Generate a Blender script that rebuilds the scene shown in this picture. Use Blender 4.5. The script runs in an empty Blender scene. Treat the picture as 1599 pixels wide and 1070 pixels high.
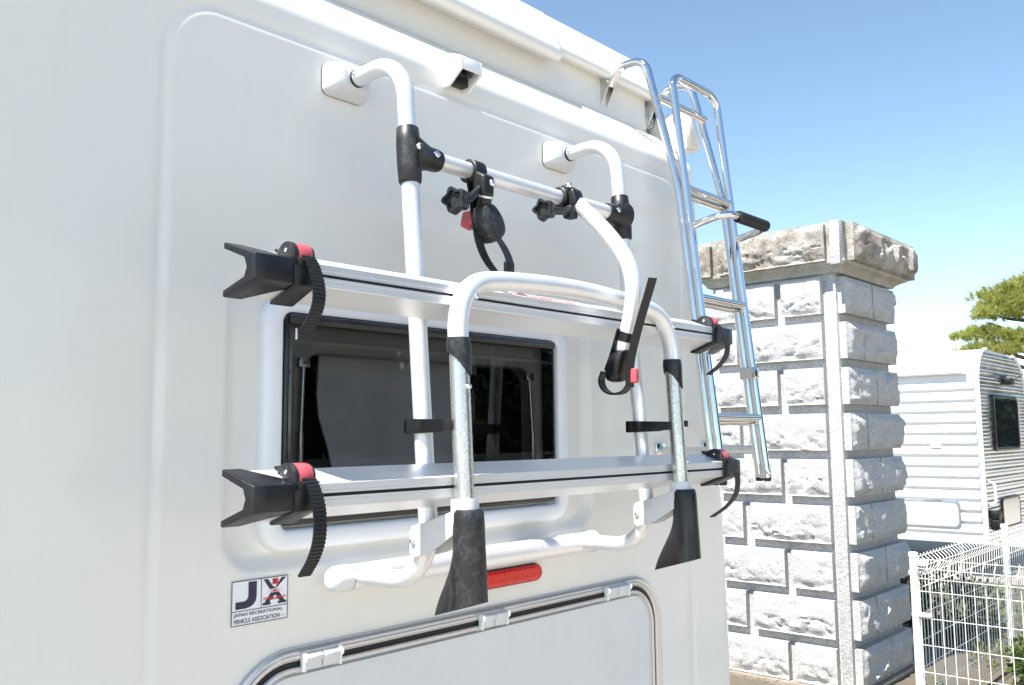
import bpy, bmesh, math, random
import numpy as np
from mathutils import Vector, Matrix
random.seed(7); rng = np.random.default_rng(7)
S = bpy.context.scene
COL = S.collection

# ------------------------------------------------------------------ camera
W0, H0, F0 = 1599.0, 1070.0, 1400.0          # photograph size and focal length in its pixels
R3 = np.array([[0.67609501, -0.07019357, -0.7334633],
               [-0.7367513, -0.07743667, -0.67171503],
               [-0.00964688, 0.99452321, -0.10406975]])
CAM = np.array([0.0, -1.22, 1.6])
cd = bpy.data.cameras.new('camera'); cam = bpy.data.objects.new('camera', cd); COL.objects.link(cam)
cd.sensor_width = 36.0; cd.lens = F0 / W0 * 36.0; cd.clip_start = 0.02; cd.clip_end = 5000
M = Matrix([list(R3[i]) + [CAM[i]] for i in range(3)] + [[0, 0, 0, 1]])
cam.matrix_world = M
S.camera = cam

# ------------------------------------------------------------------ sky, sun, exposure
SUN_ELEV, SUN_AZ = 60.0, 1.5                 # sun stands over -X, a hair behind the rear wall
world = bpy.data.worlds.new('World'); S.world = world; world.use_nodes = True
nt = world.node_tree; nt.nodes.clear()
sky = nt.nodes.new('ShaderNodeTexSky'); sky.sky_type = 'NISHITA'; sky.sun_disc = False
sky.sun_elevation = math.radians(SUN_ELEV)
sd = Vector((-math.cos(math.radians(SUN_ELEV)) * math.cos(math.radians(SUN_AZ)),
             math.cos(math.radians(SUN_ELEV)) * math.sin(math.radians(SUN_AZ)), math.sin(math.radians(SUN_ELEV))))
sky.sun_rotation = math.atan2(sd.x, sd.y)
sky.air_density = 1.0; sky.dust_density = 0.0; sky.ozone_density = 0.6; sky.altitude = 1800
bg = nt.nodes.new('ShaderNodeBackground'); bg.inputs['Strength'].default_value = 0.118
wo = nt.nodes.new('ShaderNodeOutputWorld')
tint = nt.nodes.new('ShaderNodeMix'); tint.data_type = 'RGBA'; tint.blend_type = 'MULTIPLY'; tint.inputs[0].default_value = 1.0
tint.inputs[7].default_value = (1.03, 1.045, 0.955, 1)          # white balance of the photograph's clear pale sky
nt.links.new(sky.outputs[0], tint.inputs[6]); nt.links.new(tint.outputs[2], bg.inputs['Color']); nt.links.new(bg.outputs[0], wo.inputs['Surface'])
sl = bpy.data.lights.new('sun', 'SUN'); sl.energy = 5.0; sl.angle = math.radians(0.53); sl.color = (1.0, 0.955, 0.89)
sun = bpy.data.objects.new('sun', sl); COL.objects.link(sun)
sun.rotation_euler = (-sd).to_track_quat('-Z', 'Y').to_euler()
sun.location = (-20, 0, 30)
S.view_settings.view_transform = 'Standard'; S.view_settings.look = 'None'
S.view_settings.gamma = 1.0; S.view_settings.use_curve_mapping = False
S.view_settings.exposure = 1.2
S.render.engine = 'CYCLES'

# ------------------------------------------------------------------ pixel -> place helpers
def ray(px, py):
    return R3 @ np.array([px - W0 / 2, -(py - H0 / 2), -F0])
def PY(px, py, Y):
    d = ray(px, py); return CAM + d * ((Y - CAM[1]) / d[1])
def PX(px, py, X):
    d = ray(px, py); return CAM + d * ((X - CAM[0]) / d[0])
def PZ(px, py, Z):
    d = ray(px, py); return CAM + d * ((Z - CAM[2]) / d[2])

# ------------------------------------------------------------------ materials
def new_mat(name):
    m = bpy.data.materials.new(name); m.use_nodes = True
    n = m.node_tree; b = n.nodes['Principled BSDF']; return m, n, b
def N(n, t, **kw):
    x = n.nodes.new(t)
    for k, v in kw.items():
        if k in x.inputs: x.inputs[k].default_value = v
        else: setattr(x, k, v)
    return x
def ramp(n, fac, stops):
    r = n.nodes.new('ShaderNodeValToRGB'); e = r.color_ramp.elements
    while len(e) < len(stops): e.new(0.5)
    for k, (p, c) in enumerate(stops):
        e[k].position = p; e[k].color = tuple(c) + (1,) if len(c) == 3 else c
    n.links.new(fac, r.inputs[0]); return r
def coords(n, scale=(1, 1, 1), which='Object'):
    tc = n.nodes.new('ShaderNodeTexCoord'); mp = n.nodes.new('ShaderNodeMapping')
    mp.inputs['Scale'].default_value = scale
    n.links.new(tc.outputs[which], mp.inputs[0]); return mp.outputs[0]
def bump(n, b, h, strength, dist):
    bp = N(n, 'ShaderNodeBump', Strength=strength, Distance=dist)
    n.links.new(h, bp.inputs['Height']); n.links.new(bp.outputs[0], b.inputs['Normal']); return bp
def simple(name, col, rough=.5, metal=0., var=0.0, vscale=30., bstr=0., bscale=200., coat=0., spec=None, stretch=(1, 1, 1), rvar=0.0):
    m, n, b = new_mat(name)
    b.inputs['Base Color'].default_value = (*col, 1); b.inputs['Roughness'].default_value = rough
    b.inputs['Metallic'].default_value = metal; b.inputs['Coat Weight'].default_value = coat
    if spec is not None: b.inputs['Specular IOR Level'].default_value = spec
    c = coords(n, stretch)
    if var or rvar:
        t = N(n, 'ShaderNodeTexNoise', Scale=vscale, Detail=5.0, Roughness=.65); n.links.new(c, t.inputs[0])
        if var:
            r = ramp(n, t.outputs[0], [(.3, [x * (1 - var) for x in col]), (.7, [min(1, x * (1 + var)) for x in col])])
            n.links.new(r.outputs[0], b.inputs['Base Color'])
        if rvar:
            r2 = ramp(n, t.outputs[0], [(.3, [max(0.02, rough - rvar)] * 3), (.7, [min(1, rough + rvar)] * 3)])
            n.links.new(r2.outputs[0], b.inputs['Roughness'])
    if bstr:
        t = N(n, 'ShaderNodeTexNoise', Scale=bscale, Detail=4.0); n.links.new(c, t.inputs[0]); bump(n, b, t.outputs[0], bstr, .002)
    return m

def gelcoat(name, col):
    m, n, b = new_mat(name)
    c = coords(n, (1, 1, 1)); cs = coords(n, (26, 26, 1.1))
    big = N(n, 'ShaderNodeTexNoise', Scale=1.6, Detail=4.0); n.links.new(c, big.inputs[0])
    st = N(n, 'ShaderNodeTexNoise', Scale=1.0, Detail=6.0, Roughness=.7); n.links.new(cs, st.inputs[0])
    r1 = ramp(n, big.outputs[0], [(.3, [x * .97 for x in col]), (.7, col)])
    r2 = ramp(n, st.outputs[0], [(.28, (.9, .885, .86)), (.46, (1, 1, 1))])
    mx = N(n, 'ShaderNodeMix', data_type='RGBA', blend_type='MULTIPLY'); mx.inputs[0].default_value = .25
    n.links.new(r1.outputs[0], mx.inputs[6]); n.links.new(r2.outputs[0], mx.inputs[7])
    n.links.new(mx.outputs[2], b.inputs['Base Color'])
    rr = ramp(n, st.outputs[0], [(.3, (.26,) * 3), (.6, (.11,) * 3)])
    n.links.new(rr.outputs[0], b.inputs['Roughness'])
    b.inputs['Specular IOR Level'].default_value = .5
    w = N(n, 'ShaderNodeTexNoise', Scale=5.0, Detail=1.0); n.links.new(c, w.inputs[0])
    bump(n, b, w.outputs[0], .12, .006)
    return m

MT = {}
MT['gel'] = gelcoat('white_gelcoat', (.785, .762, .715))
MT['white'] = simple('white_plastic', (.80, .80, .80), .28, 0, .03, 12., coat=.1)
MT['trimwhite'] = simple('white_window_frame', (.80, .81, .83), .3, 0, .02, 8.)
MT['alu'] = simple('satin_anodised_aluminium', (.80, .80, .81), .42, .55, .04, 60., .04, 900., rvar=.05)
MT['alu2'] = simple('brushed_aluminium_rail', (.78, .78, .79), .36, .5, .04, 40., .04, 500., stretch=(.05, 1, 1), rvar=.06)
MT['trim'] = simple('grey_aluminium_trim', (.60, .60, .62), .30, .85)
MT['castgrey'] = simple('grey_painted_casting', (.62, .63, .65), .38, .1, .04, 40., .05, 400.)
MT['chrome'] = simple('polished_stainless_steel', (.74, .73, .72), .06, 1., .03, 25., rvar=.03)
MT['steel'] = simple('stainless_plate', (.62, .62, .62), .22, 1., .05, 30., rvar=.08)
MT['rubber'] = simple('black_rubber', (.008, .008, .009), .6, 0, .3, 60., .1, 500.)
MT['blackgloss'] = simple('black_gasket', (.008, .009, .011), .22, 0, .2, 30.)
MT['black'] = simple('black_plastic', (.0075, .0075, .0085), .42, 0, .25, 80., .12, 700., rvar=.1)
MT['navy'] = simple('dark_moulded_plastic', (.007, .0075, .010), .36, 0, .25, 60., .06, 700., rvar=.08)
MT['bolt'] = simple('bolt_steel', (.72, .72, .72), .22, 1.)
MT['ground'] = None
def scuffed():
    m, n, b = new_mat('scuffed_black_plastic'); c = coords(n)
    t0 = N(n, 'ShaderNodeTexNoise', Scale=70.0, Detail=3.0); n.links.new(c, t0.inputs[0])
    md = N(n, 'ShaderNodeMix', data_type='RGBA', blend_type='LINEAR_LIGHT'); md.inputs[0].default_value = .012
    n.links.new(c, md.inputs[6]); n.links.new(t0.outputs['Color'], md.inputs[7])
    v = N(n, 'ShaderNodeTexVoronoi', Scale=150.0); n.links.new(md.outputs[2], v.inputs[0])
    t = N(n, 'ShaderNodeTexNoise', Scale=26.0, Detail=8.0, Roughness=.7); n.links.new(c, t.inputs[0])
    bw = n.nodes.new('ShaderNodeRGBToBW'); n.links.new(v.outputs['Color'], bw.inputs[0])
    mu = N(n, 'ShaderNodeMath', operation='MULTIPLY'); n.links.new(bw.outputs[0], mu.inputs[0]); n.links.new(t.outputs[0], mu.inputs[1])
    r = ramp(n, mu.outputs[0], [(.12, (.010, .010, .011)), (.27, (.015, .015, .0165)), (.42, (.034, .034, .036))])
    n.links.new(r.outputs[0], b.inputs['Base Color']); b.inputs['Roughness'].default_value = .48
    r2 = ramp(n, t.outputs[0], [(.35, (.36,) * 3), (.65, (.62,) * 3)]); n.links.new(r2.outputs[0], b.inputs['Roughness'])
    bump(n, b, t.outputs[0], .1, .003)
    return m
MT['scuff'] = scuffed()
def galv():
    m, n, b = new_mat('worn_galvanised_tube'); c = coords(n, (1, 1, .6))
    v = N(n, 'ShaderNodeTexNoise', Scale=420.0, Detail=7.0, Roughness=.75); n.links.new(c, v.inputs[0])
    r = ramp(n, v.outputs[0], [(.35, (.44, .43, .41)), (.5, (.62, .61, .59)), (.65, (.70, .69, .68))])
    n.links.new(r.outputs[0], b.inputs['Base Color']); b.inputs['Metallic'].default_value = .9
    r2 = ramp(n, v.outputs[0], [(.35, (.5,) * 3), (.6, (.2,) * 3)]); n.links.new(r2.outputs[0], b.inputs['Roughness'])
    return m
MT['galv'] = galv()
MT['red'] = simple('faded_red_lever', (.50, .085, .10), .35, 0, .25, 45., .05, 300.)
def tail():
    m, n, b = new_mat('red_lens'); c = coords(n)
    b.inputs['Base Color'].default_value = (1.0, .035, .02, 1); b.inputs['Roughness'].default_value = .07
    b.inputs['Transmission Weight'].default_value = .75; b.inputs['IOR'].default_value = 1.3; b.inputs['Coat Weight'].default_value = .4
    w = N(n, 'ShaderNodeTexWave', Scale=110.0, Distortion=2.0, Detail=1.0); w.bands_direction = 'X'; n.links.new(c, w.inputs[0]); bump(n, b, w.outputs[0], .15, .001)
    return m
MT['redlens'] = tail()
MT['redcell'] = simple('red_reflector_cell', (.95, .10, .04), .25, .0)
def glass():
    m, n, b = new_mat('tinted_acrylic'); n.nodes.remove(b)
    tr = N(n, 'ShaderNodeBsdfTransparent'); tr.inputs[0].default_value = (.56, .565, .58, 1)
    gl = N(n, 'ShaderNodeBsdfGlossy'); gl.inputs['Roughness'].default_value = .015; gl.inputs[0].default_value = (1, 1, 1, 1)
    fr = N(n, 'ShaderNodeFresnel', IOR=1.49); mx = N(n, 'ShaderNodeMixShader')
    n.links.new(fr.outputs[0], mx.inputs[0]); n.links.new(tr.outputs[0], mx.inputs[1]); n.links.new(gl.outputs[0], mx.inputs[2])
    n.links.new(mx.outputs[0], n.nodes['Material Output'].inputs[0]); return m
MT['glass'] = glass()
MT['blind'] = simple('grey_blind', (.62, .62, .63), .8, 0, .1, 10.)
MT['inner'] = simple('cabin_interior', (.16, .16, .165), .8)
MT['beige'] = simple('beige_inner_frame', (.40, .38, .34), .5)
MT['panel'] = simple('garage_panel', (.66, .665, .67), .22, 0, .04, 6., rvar=.06)
MT['stwhite'] = simple('sticker_white', (.80, .80, .82), .3)
MT['stnavy'] = simple('sticker_navy', (.02, .018, .06), .3, 0, .5, 60.)
MT['stred'] = simple('sticker_red', (.75, .03, .03), .35)
MT['stgrey'] = simple('sticker_grey', (.45, .45, .46), .35)

def granite(name, light, dark, stain=None, stain_amt=.5):
    m, n, b = new_mat(name); c = coords(n)
    a = N(n, 'ShaderNodeTexNoise', Scale=130.0, Detail=4.0, Roughness=.8); n.links.new(c, a.inputs[0])
    v = N(n, 'ShaderNodeTexNoise', Scale=6.0, Detail=7.0, Roughness=.7); n.links.new(c, v.inputs[0])
    r = ramp(n, a.outputs[0], [(.36, dark), (.47, [.5 * (x + y) for x, y in zip(light, dark)]), (.56, light)])
    out = r.outputs[0]
    if stain:
        s = ramp(n, v.outputs[0], [(.42, (1, 1, 1)), (.62, stain)])
        mx = N(n, 'ShaderNodeMix', data_type='RGBA', blend_type='MULTIPLY'); mx.inputs[0].default_value = stain_amt
        n.links.new(out, mx.inputs[6]); n.links.new(s.outputs[0], mx.inputs[7]); out = mx.outputs[2]
    n.links.new(out, b.inputs['Base Color']); b.inputs['Roughness'].default_value = .85
    f = N(n, 'ShaderNodeTexNoise', Scale=38.0, Detail=8.0, Roughness=.7); n.links.new(c, f.inputs[0])
    bump(n, b, f.outputs[0], .55, .02)
    return m
MT['granite'] = granite('white_granite', (.62, .61, .60), (.27, .27, .28), (.82, .78, .73), .4)
MT['capstone'] = granite('weathered_cap_granite', (.56, .54, .50), (.20, .185, .165), (.42, .345, .285), .85)
MT['moss'] = granite('mossy_underside_granite', (.60, .58, .53), (.28, .27, .24), (.62, .58, .40), .6)
MT['plinth'] = granite('sandy_plinth_granite', (.40, .36, .31), (.16, .14, .12), (.6, .5, .4), .6)
MT['wire'] = simple('white_coated_wire', (.78, .765, .72), .35, 0, .05, 20.)
MT['tw'] = simple('white_trailer_siding', (.78, .78, .78), .35, 0, .02, 5.)
MT['tp'] = simple('trailer_hatch_grey', (.64, .65, .67), .3, 0, .02, 5.)
MT['tal'] = simple('bright_aluminium_siding', (.80, .81, .82), .22, .9, .05, 3., .12, 6., stretch=(1, 1, 3), rvar=.06)
MT['needle'] = simple('pine_needles', (.33, .35, .085), .5, 0, .3, 2.5)
MT['bark'] = simple('pine_bark', (.085, .06, .045), .9, 0, .4, 12., .6, 20.)
MT['leaf'] = simple('shrub_leaf', (.09, .14, .03), .5, 0, .4, 6.)
MT['dleaf'] = simple('hedge_leaf', (.035, .055, .02), .55, 0, .4, 6.)
for k in ('needle', 'leaf', 'dleaf'):
    n = MT[k].node_tree; b = n.nodes['Principled BSDF']
    tl = N(n, 'ShaderNodeBsdfTranslucent'); src = b.inputs['Base Color'].links[0].from_socket
    n.links.new(src, tl.inputs[0]); mxs = N(n, 'ShaderNodeMixShader'); mxs.inputs[0].default_value = .38
    n.links.new(b.outputs[0], mxs.inputs[1]); n.links.new(tl.outputs[0], mxs.inputs[2]); n.links.new(mxs.outputs[0], n.nodes['Material Output'].inputs[0])
def ground_mat(name, c0, c1, c2):
    m, n, b = new_mat(name); c = coords(n)
    a = N(n, 'ShaderNodeTexNoise', Scale=.5, Detail=8.0, Roughness=.7); n.links.new(c, a.inputs[0])
    g = N(n, 'ShaderNodeTexNoise', Scale=140.0, Detail=3.0); n.links.new(c, g.inputs[0])
    r = ramp(n, a.outputs[0], [(.3, c0), (.7, c1)])
    s = ramp(n, g.outputs[0], [(.35, c2), (.6, (1, 1, 1))])
    mx = N(n, 'ShaderNodeMix', data_type='RGBA', blend_type='MULTIPLY'); mx.inputs[0].default_value = .7
    n.links.new(r.outputs[0], mx.inputs[6]); n.links.new(s.outputs[0], mx.inputs[7])
    n.links.new(mx.outputs[2], b.inputs['Base Color']); b.inputs['Roughness'].default_value = .9
    bump(n, b, g.outputs[0], .5, .01); return m
MT['ground'] = ground_mat('pale_gravel_concrete', (.35, .315, .265), (.45, .41, .35), (.6, .6, .6))
MT['asphalt'] = ground_mat('dark_asphalt', (.05, .05, .054), (.065, .065, .07), (.6, .6, .6))
MT['soil'] = ground_mat('garden_soil', (.10, .085, .06), (.17, .14, .10), (.5, .5, .5))
MT['wheel'] = simple('tyre_rubber', (.02, .02, .02), .7)

# ------------------------------------------------------------------ mesh helpers
def link(name, me, mat=None, parent=None, smooth=40):
    if mat is not None:
        for x in (mat if isinstance(mat, list) else [mat]): me.materials.append(MT[x] if isinstance(x, str) else x)
    if smooth:
        me.polygons.foreach_set('use_smooth', [True] * len(me.polygons))
        if smooth < 180: me.set_sharp_from_angle(angle=math.radians(smooth))
    o = bpy.data.objects.new(name, me); COL.objects.link(o)
    if parent is not None: o.parent = parent
    return o
def pyd(name, v, f, mat=None, parent=None, smooth=40, fixn=True):
    me = bpy.data.meshes.new(name); me.from_pydata([tuple(map(float, p)) for p in v], [], f)
    if fixn:
        bm = bmesh.new(); bm.from_mesh(me); bmesh.ops.recalc_face_normals(bm, faces=bm.faces); bm.to_mesh(me); bm.free()
    me.update(); return link(name, me, mat, parent, smooth)
def tag(o, label=None, cat=None, group=None, kind=None):
    if label: o['label'] = label
    if cat: o['category'] = cat
    if group: o['group'] = group
    if kind: o['kind'] = kind
    return o
def empty(name, loc, label, cat, group=None):
    o = bpy.data.objects.new(name, None); COL.objects.link(o); o.empty_display_size = .1
    tag(o, label, cat, group); o.location = loc; return o
def par(o, root):
    """parent keeping world coordinates written into the mesh"""
    o.parent = root; o.matrix_parent_inverse = Matrix.Translation(-Vector(root.location)); return o
class Geo:
    def __init__(s): s.v = []; s.f = []
    def add(s, v, f):
        o = len(s.v); s.v += [np.array(p, float) for p in v]; s.f += [[i + o for i in q] for q in f]; return s
    def build(s, name, mat, root=None, smooth=40):
        o = pyd(name, s.v, s.f, mat, None, smooth)
        if root is not None:
            if root.type == 'EMPTY': par(o, root)
            else:
                o.parent = root
                o.matrix_parent_inverse = Matrix.Identity(4)
        return o
def box_vf(c, s, rot=None):
    c = np.array(c, float); hx, hy, hz = [x / 2 for x in s]
    v = [np.array(p) for p in [(-hx, -hy, -hz), (hx, -hy, -hz), (hx, hy, -hz), (-hx, hy, -hz), (-hx, -hy, hz), (hx, -hy, hz), (hx, hy, hz), (-hx, hy, hz)]]
    if rot is not None: v = [np.array(rot) @ p for p in v]
    return [p + c for p in v], [[0, 3, 2, 1], [4, 5, 6, 7], [0, 1, 5, 4], [1, 2, 6, 5], [2, 3, 7, 6], [3, 0, 4, 7]]
def bevelled(v, f, off, seg=2, ang=25):
    bm = bmesh.new(); bv = [bm.verts.new(tuple(map(float, p))) for p in v]
    for q in f:
        try: bm.faces.new([bv[i] for i in q])
        except ValueError: pass
    bmesh.ops.recalc_face_normals(bm, faces=bm.faces)
    if off > 0:
        es = [e for e in bm.edges if len(e.link_faces) == 2 and e.calc_face_angle(0) > math.radians(ang)]
        bmesh.ops.bevel(bm, geom=es, offset=off, segments=seg, profile=.5, affect='EDGES', clamp_overlap=True)
    bm.verts.index_update()
    vv = [np.array(x.co) for x in bm.verts]; ff = [[x.index for x in q.verts] for q in bm.faces]; bm.free(); return vv, ff
def bbox(c, s, off=.002, seg=2, rot=None): return bevelled(*box_vf(c, s, rot), off, seg)
def fillet(pts, r, n=8):
    pts = [np.array(p, float) for p in pts]; out = [pts[0]]
    rr = r if isinstance(r, (list, tuple)) else [r] * len(pts)
    for i in range(1, len(pts) - 1):
        a, b, c = pts[i - 1], pts[i], pts[i + 1]
        u = (a - b); v = (c - b); lu, lv = np.linalg.norm(u), np.linalg.norm(v); u /= lu; v /= lv
        ang = math.acos(max(-1, min(1, u @ v))); t = min(rr[i] / math.tan(ang / 2), lu * .49 if i > 1 else lu * .95, lv * .49 if i < len(pts) - 2 else lv * .95)
        if t < 1e-5 or ang > 3.1: out.append(b); continue
        p0, p1 = b + u * t, b + v * t
        bis = (u + v) / np.linalg.norm(u + v); R = t * math.tan(ang / 2); cen = b + bis * math.hypot(R, t)
        a0, a1 = p0 - cen, p1 - cen; om = math.acos(max(-1, min(1, (a0 @ a1) / (np.linalg.norm(a0) * np.linalg.norm(a1)))))
        for k in range(n + 1):
            s_ = k / n; out.append(cen + (math.sin((1 - s_) * om) * a0 + math.sin(s_ * om) * a1) / math.sin(om))
    out.append(pts[-1]); return out
def catmull(pts, n=8):
    p = [np.array(x, float) for x in pts]; p = [2 * p[0] - p[1]] + p + [2 * p[-1] - p[-2]]; out = []
    for i in range(1, len(p) - 2):
        for k in range(n):
            t = k / n; a, b, c, d = p[i - 1], p[i], p[i + 1], p[i + 2]
            out.append(.5 * ((2 * b) + (-a + c) * t + (2 * a - 5 * b + 4 * c - d) * t * t + (-a + 3 * b - 3 * c + d) * t ** 3))
    out.append(p[-2]); return out
def tube(path, r, seg=20, caps=True, end_round=0.0):
    path = [np.array(p, float) for p in path]; n = len(path)
    T = [path[min(i + 1, n - 1)] - path[max(i - 1, 0)] for i in range(n)]; T = [t / np.linalg.norm(t) for t in T]
    ref = np.array([0, 0, 1.]) if abs(T[0][2]) < .9 else np.array([1., 0, 0]); u = np.cross(ref, T[0]); u /= np.linalg.norm(u)
    v, f = [], []
    rr = r if isinstance(r, (list, tuple, np.ndarray)) else [r] * n
    for i in range(n):
        u = u - T[i] * (u @ T[i]); u /= np.linalg.norm(u); w = np.cross(T[i], u)
        for k in range(seg):
            a = 2 * math.pi * k / seg; v.append(path[i] + rr[i] * (math.cos(a) * u + math.sin(a) * w))
    for i in range(n - 1):
        for k in range(seg):
            f.append([i * seg + k, i * seg + (k + 1) % seg, (i + 1) * seg + (k + 1) % seg, (i + 1) * seg + k])
    if caps: f.append(list(range(seg))[::-1]); f.append([(n - 1) * seg + k for k in range(seg)])
    return v, f
def prism(poly, axis, a, b):
    """closed polygon (two coordinates) extruded along axis from a to b; axis 0: (y,z), 1: (x,z), 2: (x,y)"""
    def mk(p, t):
        q = list(p); q.insert(axis, t); return np.array(q, float)
    n = len(poly); v = [mk(p, a) for p in poly] + [mk(p, b) for p in poly]
    f = [list(range(n)), [n + i for i in range(n)][::-1]] + [[i, (i + 1) % n, n + (i + 1) % n, n + i] for i in range(n)]
    return v, f
def rrect(x0, x1, z0, z1, r, n=8):
    out = []
    rs = r if isinstance(r, (list, tuple)) else [r] * 4
    for k, (cx_, cz_, a0) in enumerate([(x1, z1, 0), (x0, z1, 90), (x0, z0, 180), (x1, z0, 270)]):
        q = rs[k]; sx = -1 if cx_ == x1 else 1; sz = -1 if cz_ == z1 else 1
        for i in range(n + 1):
            a = math.radians(a0 + 90 * i / n); out.append((cx_ + sx * q + q * math.cos(a), cz_ + sz * q + q * math.sin(a)))
    return out
def frame_sweep(outer, prof, inset_fn):
    """ring profile swept round a rounded rectangle: prof = [(inset, y)], inset_fn(inset) -> closed 2-D outline with equal count"""
    v, f = [], []; n = len(outer); m = len(prof)
    for ins, y in prof:
        for p in inset_fn(ins): v.append(np.array([p[0], y, p[1]]))
    for j in range(m - 1):
        for i in range(n): f.append([j * n + i, j * n + (i + 1) % n, (j + 1) * n + (i + 1) % n, (j + 1) * n + i])
    return v, f
def disc_fill(outline, y):
    return [np.array([p[0], y, p[1]]) for p in outline], [list(range(len(outline)))]
def bolt_at(p, d, r=.005, h=.004):
    d = np.array(d, float); d /= np.linalg.norm(d); p = np.array(p, float)
    return tube([p - d * .003, p + d * h * .35, p + d * h * .8, p + d * h], [r, r, r * .75, r * .3], 12)
def tape(path, side, width, th, ridge=0.0, step=4):
    """flat strap; ridge > 0 gives transverse teeth on the outer (first normal) side"""
    path = [np.array(p, float) for p in path]; n = len(path); side = np.array(side, float); side /= np.linalg.norm(side)
    v, f = [], []
    for i in range(n):
        t = path[min(i + 1, n - 1)] - path[max(i - 1, 0)]; t /= np.linalg.norm(t); nn = np.cross(side, t); nn /= np.linalg.norm(nn)
        h = th + (ridge if ridge and (i % step) < step / 2 else 0)
        for s_, q in ((-1, 0), (1, 0), (1, h), (-1, h)): v.append(path[i] + side * width / 2 * s_ + nn * q)
    for i in range(n - 1):
        for k in range(4): f.append([i * 4 + k, i * 4 + (k + 1) % 4, (i + 1) * 4 + (k + 1) % 4, (i + 1) * 4 + k])
    f += [[0, 1, 2, 3][::-1], [(n - 1) * 4 + k for k in range(4)]]
    return v, f
def resample(path, step):
    path = [np.array(p) for p in path]; d = [0]
    for a, b in zip(path, path[1:]): d.append(d[-1] + np.linalg.norm(b - a))
    m = max(2, int(d[-1] / step)); out = []
    P = np.array(path)
    for s_ in np.linspace(0, d[-1], m + 1): out.append(np.array([np.interp(s_, d, P[:, k]) for k in range(3)]))
    return out
def G(*parts):
    g = Geo()
    for v, f in parts: g.add(v, f)
    return g

# ================================================================== GROUND
def sheet(name, x0, x1, y0, y1, z, mat):
    o = pyd(name, [(x0, y0, z), (x1, y0, z), (x1, y1, z), (x0, y1, z)], [[0, 1, 2, 3]], mat, None, 0)
    return tag(o, kind='structure')
GZ = -.09
sheet('ground', -400, 900, -500, 600, GZ, 'ground')
sheet('asphalt_lane', 2.6, 5.62, -.2, 30, GZ + .004, 'asphalt')
sheet('garden_bed', 5.45, 11.2, -3.0, 4.2, GZ + .008, 'soil')

# ================================================================== CAMPER VAN
van = empty('camper_van', (1.13, 2.5, 0), 'white gelcoat camper van, its rear wall with a dark window and garage hatch', 'camper van')
def xedge(z): return float(np.interp(z, [.4, .95, 1.39, 1.665, 2.0, 2.30], [2.182, 2.178, 2.165, 2.135, 2.097, 2.064]))
def sd_rr(x, z, x0, x1, z0, z1, r):
    cx_, cz_ = (x0 + x1) / 2, (z0 + z1) / 2; hx, hz = (x1 - x0) / 2 - r, (z1 - z0) / 2 - r
    qx, qz = np.abs(x - cx_) - hx, np.abs(z - cz_) - hz
    return np.hypot(np.maximum(qx, 0), np.maximum(qz, 0)) + np.minimum(np.maximum(qx, qz), 0) - r
def sstep(t): t = np.clip(t, 0, 1); return t * t * (3 - 2 * t)
PANEL = (.588, 1.99, .45, 2.262, .085)        # pressed outline round the whole rear panel
RECESS = (.695, 1.588, 1.400, 1.868, .06)     # shallow recess holding the window
def wall_y(x, z):
    d = sd_rr(x, z, *PANEL)                   # + outside
    y = .0021 * np.exp(-((d + .0) / .0070) ** 2)          # groove (into the wall = +y)
    y = y - .0014 * sstep(-(d + .006) / .010)              # inside panel a touch proud
    e = sd_rr(x, z, *RECESS)
    y = y + .017 * sstep((.004 - e) / .026)
    return y
def lines(a, b, feats, fine=.0035, coarse=.03, band=.03):
    s = [a]
    while s[-1] < b:
        t = s[-1]; d = min(abs(t - q) for q in feats)
        s.append(t + (fine if d < band else min(coarse, fine + (d - band) * .35)))
    s[-1] = b; return np.array(s)
xs = lines(.12, 2.10, [.588, .64, .695, .74, 1.545, 1.588, 1.99])
zs = lines(.45, 2.295, [1.40, 1.45, 1.82, 1.868, 2.20, 2.262])
ledge = []
for k in range(1, 9):                          # fillet into the sloping shelf
    a = math.radians(48 * k / 8); ledge.append((.045 * (1 - math.cos(a)), 2.295 + .045 * math.sin(a)))
for k in range(1, 6): ledge.append((ledge[7][0] + k * .0185, ledge[7][1] + k * .0185 * .98))
y1_, z1_ = ledge[-1]
for k in range(1, 6):
    a = math.radians(10 + 16 * k); ledge.append((y1_ + .03 * math.sin(math.radians(16 * k)) * .55 + .003 * k, z1_ + .030 * (1 - math.cos(math.radians(16 * k)))))
yl, zl = ledge[-1]
ledge.append((yl + .003, zl + .015)); ledge.append((yl + .004, 2.62))
rows = [(None, z) for z in zs] + ledge
V = []; nx = len(xs)
NC = 7
for (yy, z) in rows:
    xe = xedge(min(z, 2.30)) - .022
    xx = np.where(xs < 1.7, xs, 1.7 + (xs - 1.7) * (xe - 1.7) / (2.10 - 1.7))
    y = wall_y(xx, np.full_like(xx, z)) if yy is None else np.full_like(xx, yy)
    row = [(a, b, z) for a, b in zip(xx, y)]
    y0 = row[-1][1]
    for k in range(1, NC + 1):
        a = math.radians(90 * k / NC); row.append((xe + .022 * math.sin(a), y0 + .022 * (1 - math.cos(a)), z))
    row.append((row[-1][0], 5.2, z)); V += row
nw = nx + NC + 1
Fq = [[j * nw + i, j * nw + i + 1, (j + 1) * nw + i + 1, (j + 1) * nw + i] for j in range(len(rows) - 1) for i in range(nw - 1)]
# hole for the window aperture is not cut: the cabin box sits inside the frame depth instead
WIN = (.798, 1.461, 1.466, 1.803)
def keep(q):
    c = np.mean([V[i] for i in q], axis=0)
    return not (WIN[0] + .01 < c[0] < WIN[1] - .01 and WIN[2] + .01 < c[2] < WIN[3] - .01 and c[1] < .5)
Fq = [q for q in Fq if keep(q)]
g = Geo(); g.add(V, Fq); rear = g.build('rear_wall', 'gel', van, smooth=60)
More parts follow.
